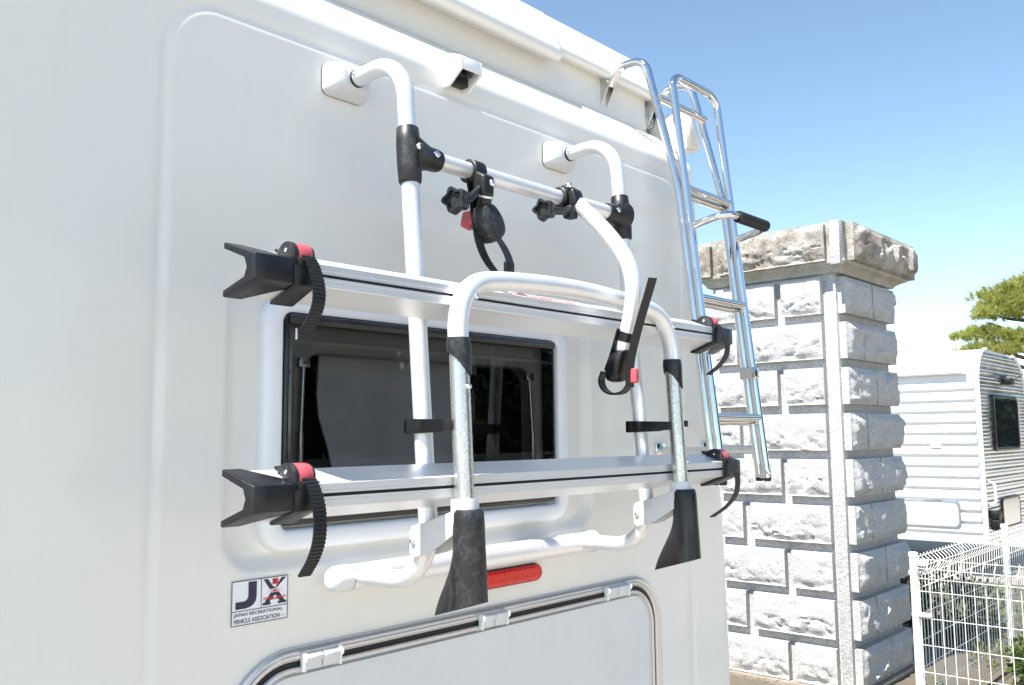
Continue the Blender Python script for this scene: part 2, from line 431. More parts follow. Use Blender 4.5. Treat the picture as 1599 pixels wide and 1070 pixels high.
# rest of the body (left flank, floor, front)
g = Geo()
g.add([(.12, 0.0, .45), (.12, 5.2, .45), (.12, 5.2, 2.62), (.12, .15, 2.62), (.12, .15, 2.45), (.12, 0, 2.3)], [[0, 1, 2, 3, 4, 5]])
g.add([(.12, 5.2, .45), (2.18, 5.2, .45), (2.06, 5.2, 2.62), (.12, 5.2, 2.62)], [[0, 1, 2, 3]])
g.add([(.12, 0.0, .45), (2.18, 0.02, .45), (2.18, 5.2, .45), (.12, 5.2, .45)], [[0, 1, 2, 3]])
g.build('body_shell', 'gel', van, 0)
# roof with overhanging lip
A = [(.156, 2.521), (.104, 2.4985), (.092, 2.4955), (.084, 2.499), (.080, 2.508), (.084, 2.525), (.094, 2.553), (.105, 2.580), (.120, 2.610), (.145, 2.638), (.20, 2.668), (.34, 2.70), (1.0, 2.72), (5.2, 2.72)]
B = [(.156, 2.540), (.122, 2.5295), (.114, 2.5275), (.108, 2.530), (.105, 2.537), (.108, 2.548), (.114, 2.566), (.121, 2.585), (.130, 2.610), (.148, 2.638), (.20, 2.668), (.34, 2.70), (1.0, 2.72), (5.2, 2.72)]
def mixs(P, Q, t): return [(a[0] * (1 - t) + b[0] * t, a[1] * (1 - t) + b[1] * t) for a, b in zip(P, Q)]
secs = [(.05, A), (.8, A), (1.600, A), (1.610, mixs(A, B, .04)), (1.616, mixs(A, B, .18)), (1.6195, mixs(A, B, .5)), (1.621, B), (1.75, B), (1.88, B), (2.0, B), (2.05, [(y + .004, z - .002 * i / 8) for i, (y, z) in enumerate(B)])]
E_ = [(y + .03, min(z, 2.56 + .10 * max(0, y - .1))) for y, z in B]
secs += [(2.075, mixs(B, E_, .3)), (2.095, mixs(B, E_, .7)), (2.105, E_)]
V = []; m = len(A)
for x, s_ in secs: V += [(x, y, z) for y, z in s_]
Fq = [[j * m + i, j * m + i + 1, (j + 1) * m + i + 1, (j + 1) * m + i] for j in range(len(secs) - 1) for i in range(m - 1)]
Fq.append([(len(secs) - 1) * m + i for i in range(m)]); Fq.append(list(range(m))[::-1])
g = Geo(); g.add(V, Fq); g.build('roof', 'gel', van, 50)

# rounded cornice running along the right flank of the roof
cp = [(2.088, 2.380), (2.088, 2.470), (2.096, 2.492), (2.112, 2.488), (2.132, 2.462), (2.152, 2.425), (2.164, 2.400), (2.161, 2.389), (2.150, 2.384)]
v = []; cc = np.mean(cp, axis=0)
for y, sc in ((.030, .72), (.034, .86), (.042, .95), (.058, 1.0), (5.2, 1.0)):
    for p in cp: q = cc + (np.array(p) - cc) * sc; v.append((q[0], y, q[1] if sc == 1 else q[1] - (1 - sc) * .02))
n_ = len(cp); f = [[j * n_ + i, j * n_ + (i + 1) % n_, (j + 1) * n_ + (i + 1) % n_, (j + 1) * n_ + i] for j in range(4) for i in range(n_)] + [list(range(n_))]
G((v, f)).build('side_cornice', 'gel', van, 60)
MT['overhang_shade'] = simple('brown_overhang_shade', (.16, .125, .075), .7, 0, .3, 30.)  # brown colour standing in for the shadow band under the roof overhang
G(bevelled(*prism([(.1535, 2.524), (.1475, 2.523), (.1465, 2.514), (.1490, 2.508), (.1535, 2.508)], 0, .14, 1.62), .001), ).build('overhang_shade_strip', 'overhang_shade', van)  # added strip that darkens the corner below the lip

# window -----------------------------------------------------------
FR = (.762, 1.507, 1.424, 1.832)
def fro(i): return rrect(FR[0] + i, FR[1] - i, FR[2] + i, FR[3] - i, max(.048 - i, .012), 8)
g = G(frame_sweep(fro(0), [(0, .02), (0, .004), (.002, -.001), (.006, -.004), (.012, -.0055), (.024, -.0055), (.030, -.004), (.034, .000), (.0355, .012), (.0355, .06)], fro))
wf = g.build('window_frame', 'trimwhite', van, 50)
def gas(i): return rrect(WIN[0] + i, WIN[1] - i, WIN[2] + i, WIN[3] - i, max(.012 - i * .3, .006), 5)
g = G(frame_sweep(gas(0), [(-.002, .006), (0, -.002), (.003, -.0035), (.008, -.003), (.010, .004), (.012, .05)], gas))
g.add(*bevelled(*prism([(.0, 1.7985), (-.009, 1.798), (-.012, 1.791), (-.009, 1.783), (.0, 1.781)], 0, .804, 1.457), .002))
gk = g.build('window_gasket', 'blackgloss', van, 40)
def gl_(i): return rrect(.805 + i, 1.4545 - i, 1.472 + i, 1.781 - i, max(.014 - i, .004), 6)
g = G(frame_sweep(gl_(0), [(0, .003), (0, -.003), (.004, -.0055)], gl_), disc_fill(gl_(.004), -.0055))
pane = g.build('window_pane', 'glass', van, 30)
def inn(i): return rrect(.838 + i, 1.425 - i, 1.478 + i, 1.752 - i, .04, 8)
g = G(frame_sweep(inn(0), [(-.045, .026), (-.012, .022), (-.008, .016), (0, .016), (.010, .022), (.012, .05)], inn))
g.build('inner_frame', 'beige', van, 50)
g = G(([(.70, .09, 1.40), (1.56, .09, 1.40), (1.56, .09, 1.86), (.70, .09, 1.86), (.70, 1.2, 1.2), (1.56, 1.2, 1.2), (1.56, 1.2, 2.1), (.70, 1.2, 2.1)],
       [[4, 5, 6, 7], [0, 1, 5, 4], [3, 7, 6, 2], [0, 4, 7, 3], [1, 2, 6, 5]]))
g.build('cabin_lining', 'inner', van, 0)
# half-drawn pleated blind with a bowed edge
pts = [tuple(PY(x, y, .07)[[0, 2]]) for x, y in [(501, 525), (497, 580), (495, 614), (498, 650), (512, 700), (520, 735), (530, 800)]]
bl = pts + [(1.235, pts[-1][1]), (1.225, pts[0][1])]
v, f = prism(bl, 1, .070, .074); G((v, f)).build('blind', 'blind', van, 30)
for x0, x1 in ((.840, .836), (1.392, 1.400)):
    g = G(tube([(x0, .008, 1.715), (x1, .008, 1.60)], .0036, 10), tube([(x1, .008, 1.61), (x1 + .001, .009, 1.525)], .0055, 10))
    g.add(*bbox((x0, .008, 1.722), (.022, .010, .016), .002)); g.build('window_stay', 'steel', van)
g = G(bbox((.816, -.0065, 1.766), (.003, .002, .018), .0005)); g.build('gasket_clip', 'stwhite', van)

# third brake light --------------------------------------------------
def bl_(i): return rrect(1.205 + i, 1.402 - i, 1.3125 + i, 1.344 - i, max(.0155 - i, .003), 8)
g = G(frame_sweep(bl_(0), [(-.002, .002), (-.002, -.006), (.0, -.007)], bl_)); bb = g.build('brake_light', 'navy', van)
tag(bb, 'slim red brake light lens')
g = G(frame_sweep(bl_(0), [(.0, -.004), (0, -.012), (.003, -.0155), (.008, -.017)], bl_), disc_fill(bl_(.008), -.017)); g.build('lens', 'redlens', bb)
for r_ in range(2):
    g = Geo()
    for k in range(14): g.add(*tube([(1.222 + k * .0124, -.004, 1.321 + r_ * .0135), (1.222 + k * .0124, -.011, 1.321 + r_ * .0135)], [.0052, .0035], 10))
    g.build('reflector_row', 'redcell', bb)
g = G(disc_fill(bl_(.002), -.0035)); g.build('reflector', 'redcell', bb)

# garage hatch -------------------------------------------------------
HT = (.700, 1.836, .70, 1.279)
def hatch(i): return rrect(HT[0] + i, HT[1] - i, HT[2] + i, HT[3] - i, max(.115 - i, .02), 14)
g = G(frame_sweep(hatch(0), [(0, .004), (0, -.004), (.002, -.0075), (.006, -.0085), (.0085, -.0065), (.011, -.0065), (.0135, -.0085), (.0175, -.0085), (.0195, -.006), (.0205, -.006), (.0218, -.0040), (.0220, .004)], hatch))
hf = g.build('hatch_frame', 'trim', van, 35)
g = G(frame_sweep(hatch(0), [(.0215, -.0030), (.033, -.0030)], hatch)); g.build('hatch_seal', 'rubber', van, 0)
g = G(frame_sweep(hatch(0), [(.0305, .004), (.0305, -.006), (.0325, -.0085), (.036, -.0085), (.0375, -.0065), (.040, -.0065), (.0415, -.0075), (.0435, -.0075), (.0445, -.003)], hatch))
hd = g.build('hatch_door', 'trim', van, 35)
g = G(disc_fill(hatch(.0440), -.0042)); g.build('door_panel', 'panel', hd, 0)
for (pa, pb) in (((474, 1024), (533, 1010)), ((752, 965), (793, 954)), ((948, 921), (983, 912))):
    xa, xb = PY(*pa, -.013)[0], PY(*pb, -.013)[0]; zc = 1.2565; xm = (xa + xb) / 2
    def hp(e): return [(-.004, zc + .010 + e), (-.015 - e, zc + .010 + e), (-.019 - e, zc + .006), (-.019 - e, zc + .001), (-.0135 - e, zc - .003), (-.0135 - e, zc - .014 - e), (-.006, zc - .014 - e)]
    g = G(bevelled(*prism(hp(0), 0, xa + .003, xm - .001), .0012), bevelled(*prism(hp(0), 0, xm + .001, xb - .003), .0012))
    hg = g.build('hinge', 'castgrey', van)
    g = G(bevelled(*prism(hp(.0022), 0, xa - .001, xa + .005), .0016)); g.build('hinge_cap', 'white', hg)
    g = G(bevelled(*prism(hp(.0022), 0, xb - .004, xb + .0005), .0016)); g.build('hinge_cap', 'white', hg)

# reversing camera housing -------------------------------------------
x0, x1 = 1.140, 1.198; zt, zb = 2.336, 2.268
g = Geo()
side = [(.020, zt), (-.026, zt - .006), (-.052, zt - .017), (-.054, zt - .042), (-.049, zt - .045), (-.018, zb), (.004, zb)]
g.add(*bevelled(*prism(side, 0, x0, x0 + .006), .0015)); g.add(*bevelled(*prism(side, 0, x1 - .006, x1), .0015))
top = [(.020, zt), (-.026, zt - .006), (-.052, zt - .017), (-.054, zt - .042), (-.049, zt - .042), (-.047, zt - .021), (-.024, zt - .011), (.016, zt - .006)]
g.add(*bevelled(*prism(top, 0, x0 + .0055, x1 - .0055), .001))
cm = g.build('reversing_camera', 'white', van)
g = G(bbox(((x0 + x1) / 2, -.010, zb + .030), (.045, .020, .042), .003), bbox(((x0 + x1) / 2, -.022, zb + .034), (.024, .024, .022), .004),
      tube([(1.170, -.038, zb + .030), (1.170, -.046, zb + .022)], .008, 16)); g.build('camera_body', 'black', cm)
g = G(tube([(1.170, -.045, zb + .023), (1.170, -.0478, zb + .0203)], [.0055, .004], 14)); g.build('lens', 'blackgloss', cm)

# association sticker ------------------------------------------------
SX0, SX1, SZ0, SZ1 = .7135, .8095, 1.3255, 1.3905; ys = -.0032
def quad(x0, x1, z0, z1, y): return [(x0, y, z0), (x1, y, z0), (x1, y, z1), (x0, y, z1)], [[0, 1, 2, 3]]
st = G(quad(SX0, SX1, SZ0, SZ1, ys)).build('association_sticker', 'stwhite', van, 0)
tag(st, 'square white association sticker with navy letters')
w = .0011; zm = SZ0 + .0205; xm = SX0 + .049
b_ = Geo()
for q in ((SX0, SX1, SZ1 - w, SZ1), (SX0, SX1, SZ0, SZ0 + w), (SX0, SX0 + w, SZ0 + w, SZ1 - w), (SX1 - w, SX1, SZ0 + w, SZ1 - w), (SX0 + w, SX1 - w, zm, zm + w), (xm, xm + w, zm + w, SZ1 - w)): b_.add(*quad(*q, ys - .0004))
b_.build('border', 'stnavy', st, 0)
def flat(poly, y, mat, name):
    v = [(p[0], y, p[1]) for p in poly]; return pyd_child(name, v, [list(range(len(v)))], mat, st)
def pyd_child(name, v, f, mat, p):
    o = pyd(name, v, f, mat, None, 0, False); o.parent = p; return o
J = [(.0275, .0620), (.0415, .0620), (.0415, .040), (.0405, .034), (.037, .029), (.031, .0255), (.0235, .0240), (.0065, .0240), (.0065, .0345), (.021, .0345), (.0255, .0365), (.0275, .041)]
flat([(SX0 + a, SZ0 + b) for a, b in J], ys - .0005, 'stnavy', 'letter')
Va = [(.0535, .0625), (.0600, .0625), (.0695, .0500), (.0760, .0500), (.0690, .0500), (.0665, .0470), (.0640, .0470)]
flat([(SX0 + a, SZ0 + b) for a, b in [(.0530, .0625), (.0605, .0625), (.0705, .0495), (.0735, .0495), (.0735, .0470), (.0640, .0470)]], ys - .0005, 'stnavy', 'letter')
flat([(SX0 + a, SZ0 + b) for a, b in [(.0750, .0470), (.0925, .0625), (.0845, .0625), (.0750, .0505)]], ys - .0005, 'stnavy', 'letter')
A1 = [(.0520, .0240), (.0660, .0240), (.0660, .0275), (.0635, .0275), (.0655, .0310), (.0795, .0310), (.0815, .0275), (.0785, .0275), (.0785, .0240), (.0935, .0240), (.0935, .0275), (.0905, .0275), (.0800, .0415), (.0660, .0415), (.0550, .0275), (.0520, .0275)]
flat([(SX0 + a, SZ0 + b) for a, b in A1], ys - .0005, 'stnavy', 'letter')
flat([(SX0 + .0730 + .0032 * math.cos(a), SZ0 + .0345 + .0028 * math.sin(a)) for a in np.linspace(0, math.pi * 2, 13)[:-1]], ys - .0007, 'stwhite', 'letter_counter')
flat([(SX0 + a, SZ0 + b) for a, b in [(.0685, .0535), (.0785, .0535), (.0785, .0620), (.0685, .0620)]], ys - .0007, 'stred', 'emblem')
flat([(SX0 + .0730 + .0022 * math.cos(a), SZ0 + .0440 + .0022 * math.sin(a)) for a in np.linspace(0, math.pi * 2, 15)[:-1]], ys - .0007, 'stred', 'emblem')
for dx, dz in ((.018, .0005), (.012, .003), (.012, -.003)):
    flat([(SX0 + .0730 - dx, SZ0 + .0440 - dz), (SX0 + .0730, SZ0 + .0437), (SX0 + .0730 + dx, SZ0 + .0440 + dz), (SX0 + .0730, SZ0 + .0444)], ys - .0006, 'stred', 'emblem_ray')
zz = []
for k in range(20):
    a = .0525 + k * .0021; amp = .0022 if k % 2 else -.0010
    zz.append((SX0 + a, SZ0 + .0330 + amp))
v = [(p[0], ys - .0008, p[1] - .0008) for p in zz] + [(p[0], ys - .0008, p[1] + .0010) for p in zz]; k = len(zz)
pyd_child('emblem_wave', v, [[i, i + 1, k + i + 1, k + i] for i in range(k - 1)], 'stred', st)
def text(body, x, z, h, wid, y, mat, parent, offset=0.0, rot=None):
    cu = bpy.data.curves.new('lettering', 'FONT'); cu.body = body; cu.size = 1.0; cu.offset = offset
    to = bpy.data.objects.new('tmp_text', cu); COL.objects.link(to)
    dg = bpy.context.evaluated_depsgraph_get(); me = bpy.data.meshes.new_from_object(to.evaluated_get(dg))
    bpy.data.objects.remove(to)
    co = np.array([v.co[:] for v in me.vertices]); mn, mxx = co.min(0), co.max(0)
    sx = wid / (mxx[0] - mn[0]); sz = h / (mxx[1] - mn[1])
    for v_ in me.vertices:
        cx_, cy_ = v_.co[0], v_.co[1]; v_.co = (x + (cx_ - mn[0]) * sx, y, z + (cy_ - mn[1]) * sz)
    o = link('lettering', me, mat, None, 0); o.parent = parent; return o
text('JAPAN RECREATIONAL', SX0 + .0035, SZ0 + .0118, .0064, .0835, ys - .0005, 'stnavy', st, .012)
text('VEHICLE ASSOCIATION', SX0 + .0035, SZ0 + .0032, .0064, .0785, ys - .0005, 'stnavy', st, .012)
text('JRVA', SX0 + .0838, SZ0 + .0034, .0034, .0085, ys - .0005, 'stgrey', st, .0)
text('R', SX0 + .0703, SZ0 + .0547, .0062, .0064, ys - .0009, 'stnavy', st, .02)

# ================================================================== BICYCLE CARRIER
car = empty('bicycle_carrier', (1.19, -.15, 1.36), 'folded silver aluminium bicycle carrier bolted to the camper van rear wall', 'bicycle carrier')
XL, XR = .908, 1.480
# lower mounting bar
zb_ = 1.379
g = G(tube([(XL - .012, -.042, zb_), (XR + .048, -.042, zb_)], .0205, 24)); lb = g.build('lower_bar', 'alu', car)
g = G(tube([(XL - .014 + a, -.042, zb_) for a in (0, -.012, -.024, -.032, -.036, -.0375)], [.0212, .0212, .0206, .0175, .012, .003], 24)); g.build('end_cap', 'castgrey', lb, 60)
g = G(tube([(XR + .046 + a, -.042, zb_) for a in (0, .008, .014, .017)], [.0222, .0222, .018, .008], 24)); g.build('end_cap', 'castgrey', lb, 60)
for x in (XL + .03, XR - .01):
    g = G(bbox((x, -.014, zb_ - .004), (.05, .030, .030), .004)); g.build('bar_foot', 'castgrey', lb)
G(tube([(XL - .0125, -.042, zb_), (XL - .0145, -.042, zb_)], .0209, 24)).build('cap_seam', 'navy', lb, 60)
for side_, X in (('l', XL), ('r', XR)):
    ztop = 2.211
    path = fillet([(X, -.028, 2.206), (X, -.158, ztop), (X, -.2235, 1.388), (X, -.055, 1.383)], [0, .075, .075, 0], 14)
    # straight run leans outward towards the bottom
    g = G(tube(path, .0142, 24)); t = g.build('upright_tube', 'alu', car, 60)
    # mounting foot at the top
    bx = X - .004
    prof = [(0, 0), (1, 0)]
    sec = []
    for k, (y, hx, hz, r_, dx, dz) in enumerate([(.002, .043, .028, .012, 0, 0), (-.010, .043, .028, .012, 0, 0), (-.022, .040, .026, .012, .001, .001), (-.032, .032, .021, .012, .003, .003), (-.037, .024, .0185, .012, .005, .004)]):
        sec.append([(bx + dx + p[0], y, 2.205 + dz + p[1]) for p in rrect(-hx, hx, -hz, hz, r_, 5)])
    v = [p for s_ in sec for p in s_]; n_ = len(sec[0])
    f = [[j * n_ + i, j * n_ + (i + 1) % n_, (j + 1) * n_ + (i + 1) % n_, (j + 1) * n_ + i] for j in range(len(sec) - 1) for i in range(n_)] + [[(len(sec) - 1) * n_ + i for i in range(n_)]]
    mb = G((v, f)).build('mounting_foot', 'castgrey', car, 50)
    po = rrect(-.0432, .0432, -.0282, .0282, .0122, 5)
    G(prism([(bx + p[0], 2.205 + p[1]) for p in po], 1, .003, -.0032)).build('foot_gasket', 'rubber', mb, 30)
    g = G(tube([(X, -.034, 2.2062), (X, -.041, 2.2065)], .0152, 20)); g.build('socket_gap', 'rubber', mb)
    g = G(bolt_at((X - .0140, -.047, 2.209), (-1, -.2, .1), .0035, .003)); g.build('screw', 'bolt', mb)
    # black joint sleeve round the tube
    zj = 2.043 if side_ == 'l' else 2.042
    lean = lambda z: -.158 - (ztop - z) * (.0655 / .823)
    p_ = [(X, lean(zj + a), zj + a) for a in (.046, .044, .02, -.02, -.044, -.047)]
    g = G(tube(p_, [.0155, .0178, .0195, .0195, .0182, .0158], 24)); js = g.build('joint_sleeve', 'scuff' if side_ == 'l' else 'black', car, 60)
    d = 1 if side_ == 'l' else -1
    yj = lean(zj) - .004
    neck = [(X + d * a, yj, zj + .002) for a in (.002, .020, .034, .052, .058)]
    g = G(tube(neck, [.030, .024, .0195, .0188, .0175], 24)); g.build('joint_neck', 'black', js, 60)
    G(bolt_at((X + d * .006 - .002, yj - .0185, zj + .010) if d > 0 else (X + .001, yj - .020, zj + .0), (0 if d > 0 else .2, -1, 0), .0062, .004)).build('bolt', 'bolt', js)
    G(bolt_at((X + d * .040, yj - .0185, zj + .006), (0, -1, .1), .0058, .0035)).build('bolt', 'bolt', js)
g = G(tube([(XL + .045, -.175, 2.045), (XR - .045, -.175, 2.044)], .0142, 24)); g.build('cross_bar', 'alu', car, 60)

# hoop (folded platform) --------------------------------------------
def hy_(z): return -.277 - (1.85 - z) * (.018 / .36)
hp_ = [(XL, hy_(1.70), 1.70), (XL, hy_(1.77), 1.77)] 
arc = catmull([(XL, 1.725), (XL + .0005, 1.765), (XL + .012, 1.803), (XL + .038, 1.827), (XL + .08, 1.838), (1.09, 1.846), (1.194, 1.849), (1.30, 1.846), (XR - .08, 1.838), (XR - .038, 1.827), (XR - .012, 1.803), (XR - .0005, 1.765), (XR, 1.725)], 7)
g = G(tube([(a, hy_(b), b) for a, b in arc], .0155, 24)); hoop = g.build('hoop_tube', 'alu', car, 60)
g = G(bolt_at((XL + .027, -.293, 1.807), (0, -1, .3), .0045, .004)); g.build('bolt', 'bolt', hoop)
g = G(bolt_at((XR - .010, -.293, 1.807), (0.6, -1, .2), .0045, .006)); g.build('bolt', 'bolt', hoop)
for side_, X in (('l', XL), ('r', XR)):
    g = G(tube([(X, hy_(1.745), 1.745), (X, hy_(1.49), 1.49)], .0145, 24)); lg = g.build('hoop_leg', 'galv', car, 60)
    # pointed rubber sleeve
    seg = 24; v = []
    for k in range(seg):
        a = 2 * math.pi * k / seg; v.append((X + .0172 * math.cos(a), hy_(1.742) + .0172 * math.sin(a), 1.744))
    for k in range(seg):
        a = 2 * math.pi * k / seg; v.append((X + .0185 * math.cos(a), hy_(1.73) + .0185 * math.sin(a), 1.732))
    for k in range(seg):
        a = 2 * math.pi * k / seg; dn = .5 + .5 * math.cos(a + .6)
        z = 1.722 - .034 * dn; v.append((X + .0175 * math.cos(a), hy_(z) + .0175 * math.sin(a), z))
    f = [[j * seg + k, j * seg + (k + 1) % seg, (j + 1) * seg + (k + 1) % seg, (j + 1) * seg + k] for j in range(2) for k in range(seg)] + [list(range(seg))]
    G((v, f)).build('rubber_sleeve', 'scuff' if side_ == 'l' else 'navy', lg, 50)
    g = G(bolt_at((X + (.002 if side_ == 'l' else .012), hy_(1.66) - .0140, 1.672 if side_ == 'l' else 1.55), (.5, -1, 0), .004, .005)); g.build('bolt', 'bolt', lg)
    # light collar and the flared boot under it
    g = G(tube([(X, hy_(1.51), 1.512), (X, hy_(1.48), 1.478)], [.0200, .0212], 24)); g.build('collar', 'castgrey', lg, 60)
    levels = [(1.498, -.3005, .0205, .0205, .0), (1.492, -.3015, .0225, .022, .0)]
    for t_ in np.linspace(0, 1, 14):
        z = 1.480 - t_ * .122
        levels.append((z, -.302 - .004 * t_, .0230 + .0016 * t_, .0225 + .001 * t_, .054 * sstep((t_ - .18) / .92) ** 1.25))
    seg = 36; v = []
    for li_, (z, yc, rx, ry, fin) in enumerate(levels):
        t_ = max(0, (1.46 - z) / .102)
        for k in range(seg):
            a = 2 * math.pi * k / seg; c, s_ = math.cos(a), math.sin(a)
            y = yc + ry * s_ + (fin * s_ ** 1.3 if s_ > 0 else 0)
            x = X + rx * c * (1 - .62 * max(0, s_) ** 1.5 * min(1, fin / .04))
            v.append((x, y, z + t_ * .30 * (-.285 - y)))
    nl = len(levels); f = [[j * seg + k, j * seg + (k + 1) % seg, (j + 1) * seg + (k + 1) % seg, (j + 1) * seg + k] for j in range(nl - 1) for k in range(seg)]
    # hollow underside
    base = len(v); cen = np.mean(v[-seg:], axis=0)
    for k in range(seg): q = np.array(v[(nl - 1) * seg + k]); v.append(q + (cen - q) * .22)
    for k in range(seg): q = np.array(v[base + k]); v.append(q + (cen - q) * .12 + np.array([0, 0, .008]))
    f += [[(nl - 1) * seg + k, (nl - 1) * seg + (k + 1) % seg, base + (k + 1) % seg, base + k] for k in range(seg)]
    f += [[base + k, base + (k + 1) % seg, base + seg + (k + 1) % seg, base + seg + k] for k in range(seg)] + [[base + seg + k for k in range(seg)]] + [list(range(seg))]
    bt = G((v, f)).build('boot', 'scuff' if side_ == 'l' else 'navy', car, 45)
    # hinge bracket linking upright and leg
    pl = [(-.199, 1.462), (-.204, 1.470), (-.236, 1.478), (-.291, 1.496), (-.291, 1.462), (-.240, 1.432), (-.207, 1.424), (-.199, 1.430)]
    g = G(bevelled(*prism(pl, 0, X - .0215, X - .0175), .0012), bevelled(*prism(pl, 0, X + .0175, X + .0215), .0012))
    fr = [(-.238, 1.4785), (-.292, 1.4965), (-.292, 1.4915), (-.238, 1.4735)]
    g.add(*bevelled(*prism(fr, 0, X - .0178, X + .0178), .001))
    v, f = prism([(X - .0215, -.2395), (X - .0215, -.2425), (X - .006, -.287), (X - .003, -.287), (X - .0175, -.2395)], 2, 0, 1)
    hb = g.build('hinge_bracket', 'castgrey', car)
    g = G(bolt_at((X - .0215, -.208, 1.448), (-1, 0, 0), .0052, .005)); g.build('bolt', 'bolt', hb)
    # black rubber clip that holds the leg to the upright when folded
    zc = 1.617
    yt = lean(zc)
    g = G(bevelled(*prism([(yt + .020, zc + .011), (yt + .020, zc - .012), (-.262, zc - .010), (-.285, zc - .006), (-.285, zc + .008)], 0, X - .0200, X - .0155), .001))
    g.add(*bbox((X + .004, -.2625 + .008, zc - .001), (.040, .022, .014), .002)); g.add(*bbox((X, yt + .018, zc - .001), (.040, .006, .020), .001))
    if side_ == 'r': g.add(*bbox((X + .024, -.287, zc + .004), (.010, .020, .012), .001))
    g.build('folding_clip', 'black', car)

# wheel rails ---------------------------------------------------------
def rail_poly(yf, zc, e=0.0, th=.0024):
    o = [(yf - e, zc + .0028), (yf - e, zc + .0122 + e), (yf + .010, zc + .0160 + e), (yf + .050, zc + .0275 + e), (yf + .064, zc + .0315 + e)]
    i = [(yf + .064, zc + .0315 - th), (yf + .050, zc + .0275 - th), (yf + .012, zc + .0125), (yf + .012, zc + .0028)]
    if e == 0:
        up = o + i
    lo = [(y, 2 * zc - z) for y, z in reversed(i)] 
    return o, i
def rail_profile(yf, zc):
    th = .0024; dn = DN
    o = [(yf, zc + .0022 + dn), (yf, zc + .0052 + dn), (yf + .0008, zc + .0060 + dn), (yf, zc + .0068 + dn), (yf, zc + .0142 + dn), (yf + .0015, zc + .0155 + dn), (yf + .012, zc + .0180 + dn * .8), (yf + .040, zc + .0285), (yf + .050, zc + .0320), (yf + .050, zc + .0320 - th), (yf + .040, zc + .0285 - th), (yf + .012, zc + .0145 + dn)]
    l = [(yf, zc - .0022 + dn), (yf, zc - .0052 + dn), (yf + .0008, zc - .0060 + dn), (yf, zc - .0068 + dn), (yf, zc - .0142 + dn), (yf + .0015, zc - .0155 + dn), (yf + .012, zc - .0180 + dn * .8), (yf + .040, zc - .0285), (yf + .050, zc - .0320), (yf + .050, zc - .0320 + th), (yf + .040, zc - .0285 + th), (yf + .012, zc - .0145 + dn)]
    return [(yf + .005, zc + .0022 + dn)] + o + l[::-1] + [(yf + .005, zc - .0022 + dn)]
DN = 0.0
RX0, RX1 = .578, 1.742
def strap_set(rail, X, yf, zc, length, curl):
    """wheel strap: clamp under the rail, ratchet with red lever, toothed tape"""
    mir = lambda p: (p[0], 2 * zc - p[1])
    pl = [(yf - .004, zc + .0085), (yf - .004, zc - .0175), (yf + .012, zc - .0235), (yf + .047, zc - .0370), (yf + .053, zc - .0365), (yf + .053, zc - .0325), (yf + .012, zc - .0185), (yf - .0006, zc - .0150), (yf - .0006, zc + .0085)]
    cl = G(bevelled(*prism(pl, 0, X - .017, X + .015), .0012)).build('strap_clamp', 'black', car)
    tp = [(yf - .004, zc + .008), (yf - .006, zc + .016), (yf + .006, zc + .022), (yf + .030, zc + .030), (yf + .050, zc + .037), (yf + .050, zc + .033), (yf + .030, zc + .0250), (yf + .002, zc + .0145), (yf - .0007, zc + .008)]
    G(bevelled(*prism(tp, 0, X - .013, X + .013), .0008)).build('clamp_arm', 'black', cl)
    yc, zr = yf + .018, zc + .024
    def dome(R_, y0, y1):
        p = []
        for k in range(13):
            a = math.pi * (k / 12); p.append((yc + R_ * 1.15 * math.cos(a), zr + R_ * math.sin(a)))
        return p + [(yc - R_ * 1.15, zr - .007), (yc + R_ * 1.15, zr + .001)]
    G(bevelled(*prism(dome(.0170, 0, 0), 0, X - .0165, X - .0105), .0012)).build('ratchet', 'scuff', cl)
    G(bevelled(*prism(dome(.0150, 0, 0), 0, X + .0118, X + .0155), .0012)).build('ratchet', 'scuff', cl)
    G(bevelled(*prism(dome(.0165, 0, 0), 0, X - .0098, X + .0112), .002)).build('lever', 'red', cl)
    G(bolt_at((X - .0165, yc, zr + .006), (-1, 0, 0), .0028, .002)).build('rivet', 'bolt', cl)
    pts = [(X + .004, yc - .012, zr + .002), (X + .004, yf - .010, zc + .010), (X + .005, yf - .021, zc - .016)]
    pts += [(X + .005, yf - .024 + curl * .15, zc - .016 - length * .40), (X + .005, yf - .018 + curl * .5, zc - .016 - length * .72), (X + .005, yf - .006 + curl, zc - .016 - length)]
    pth = resample(catmull(pts, 10), .00125)
    G(tape(pth, (-1, 0, 0), .0185, .0018, .0012, 4)).build('toothed_strap', 'black', cl, 25)
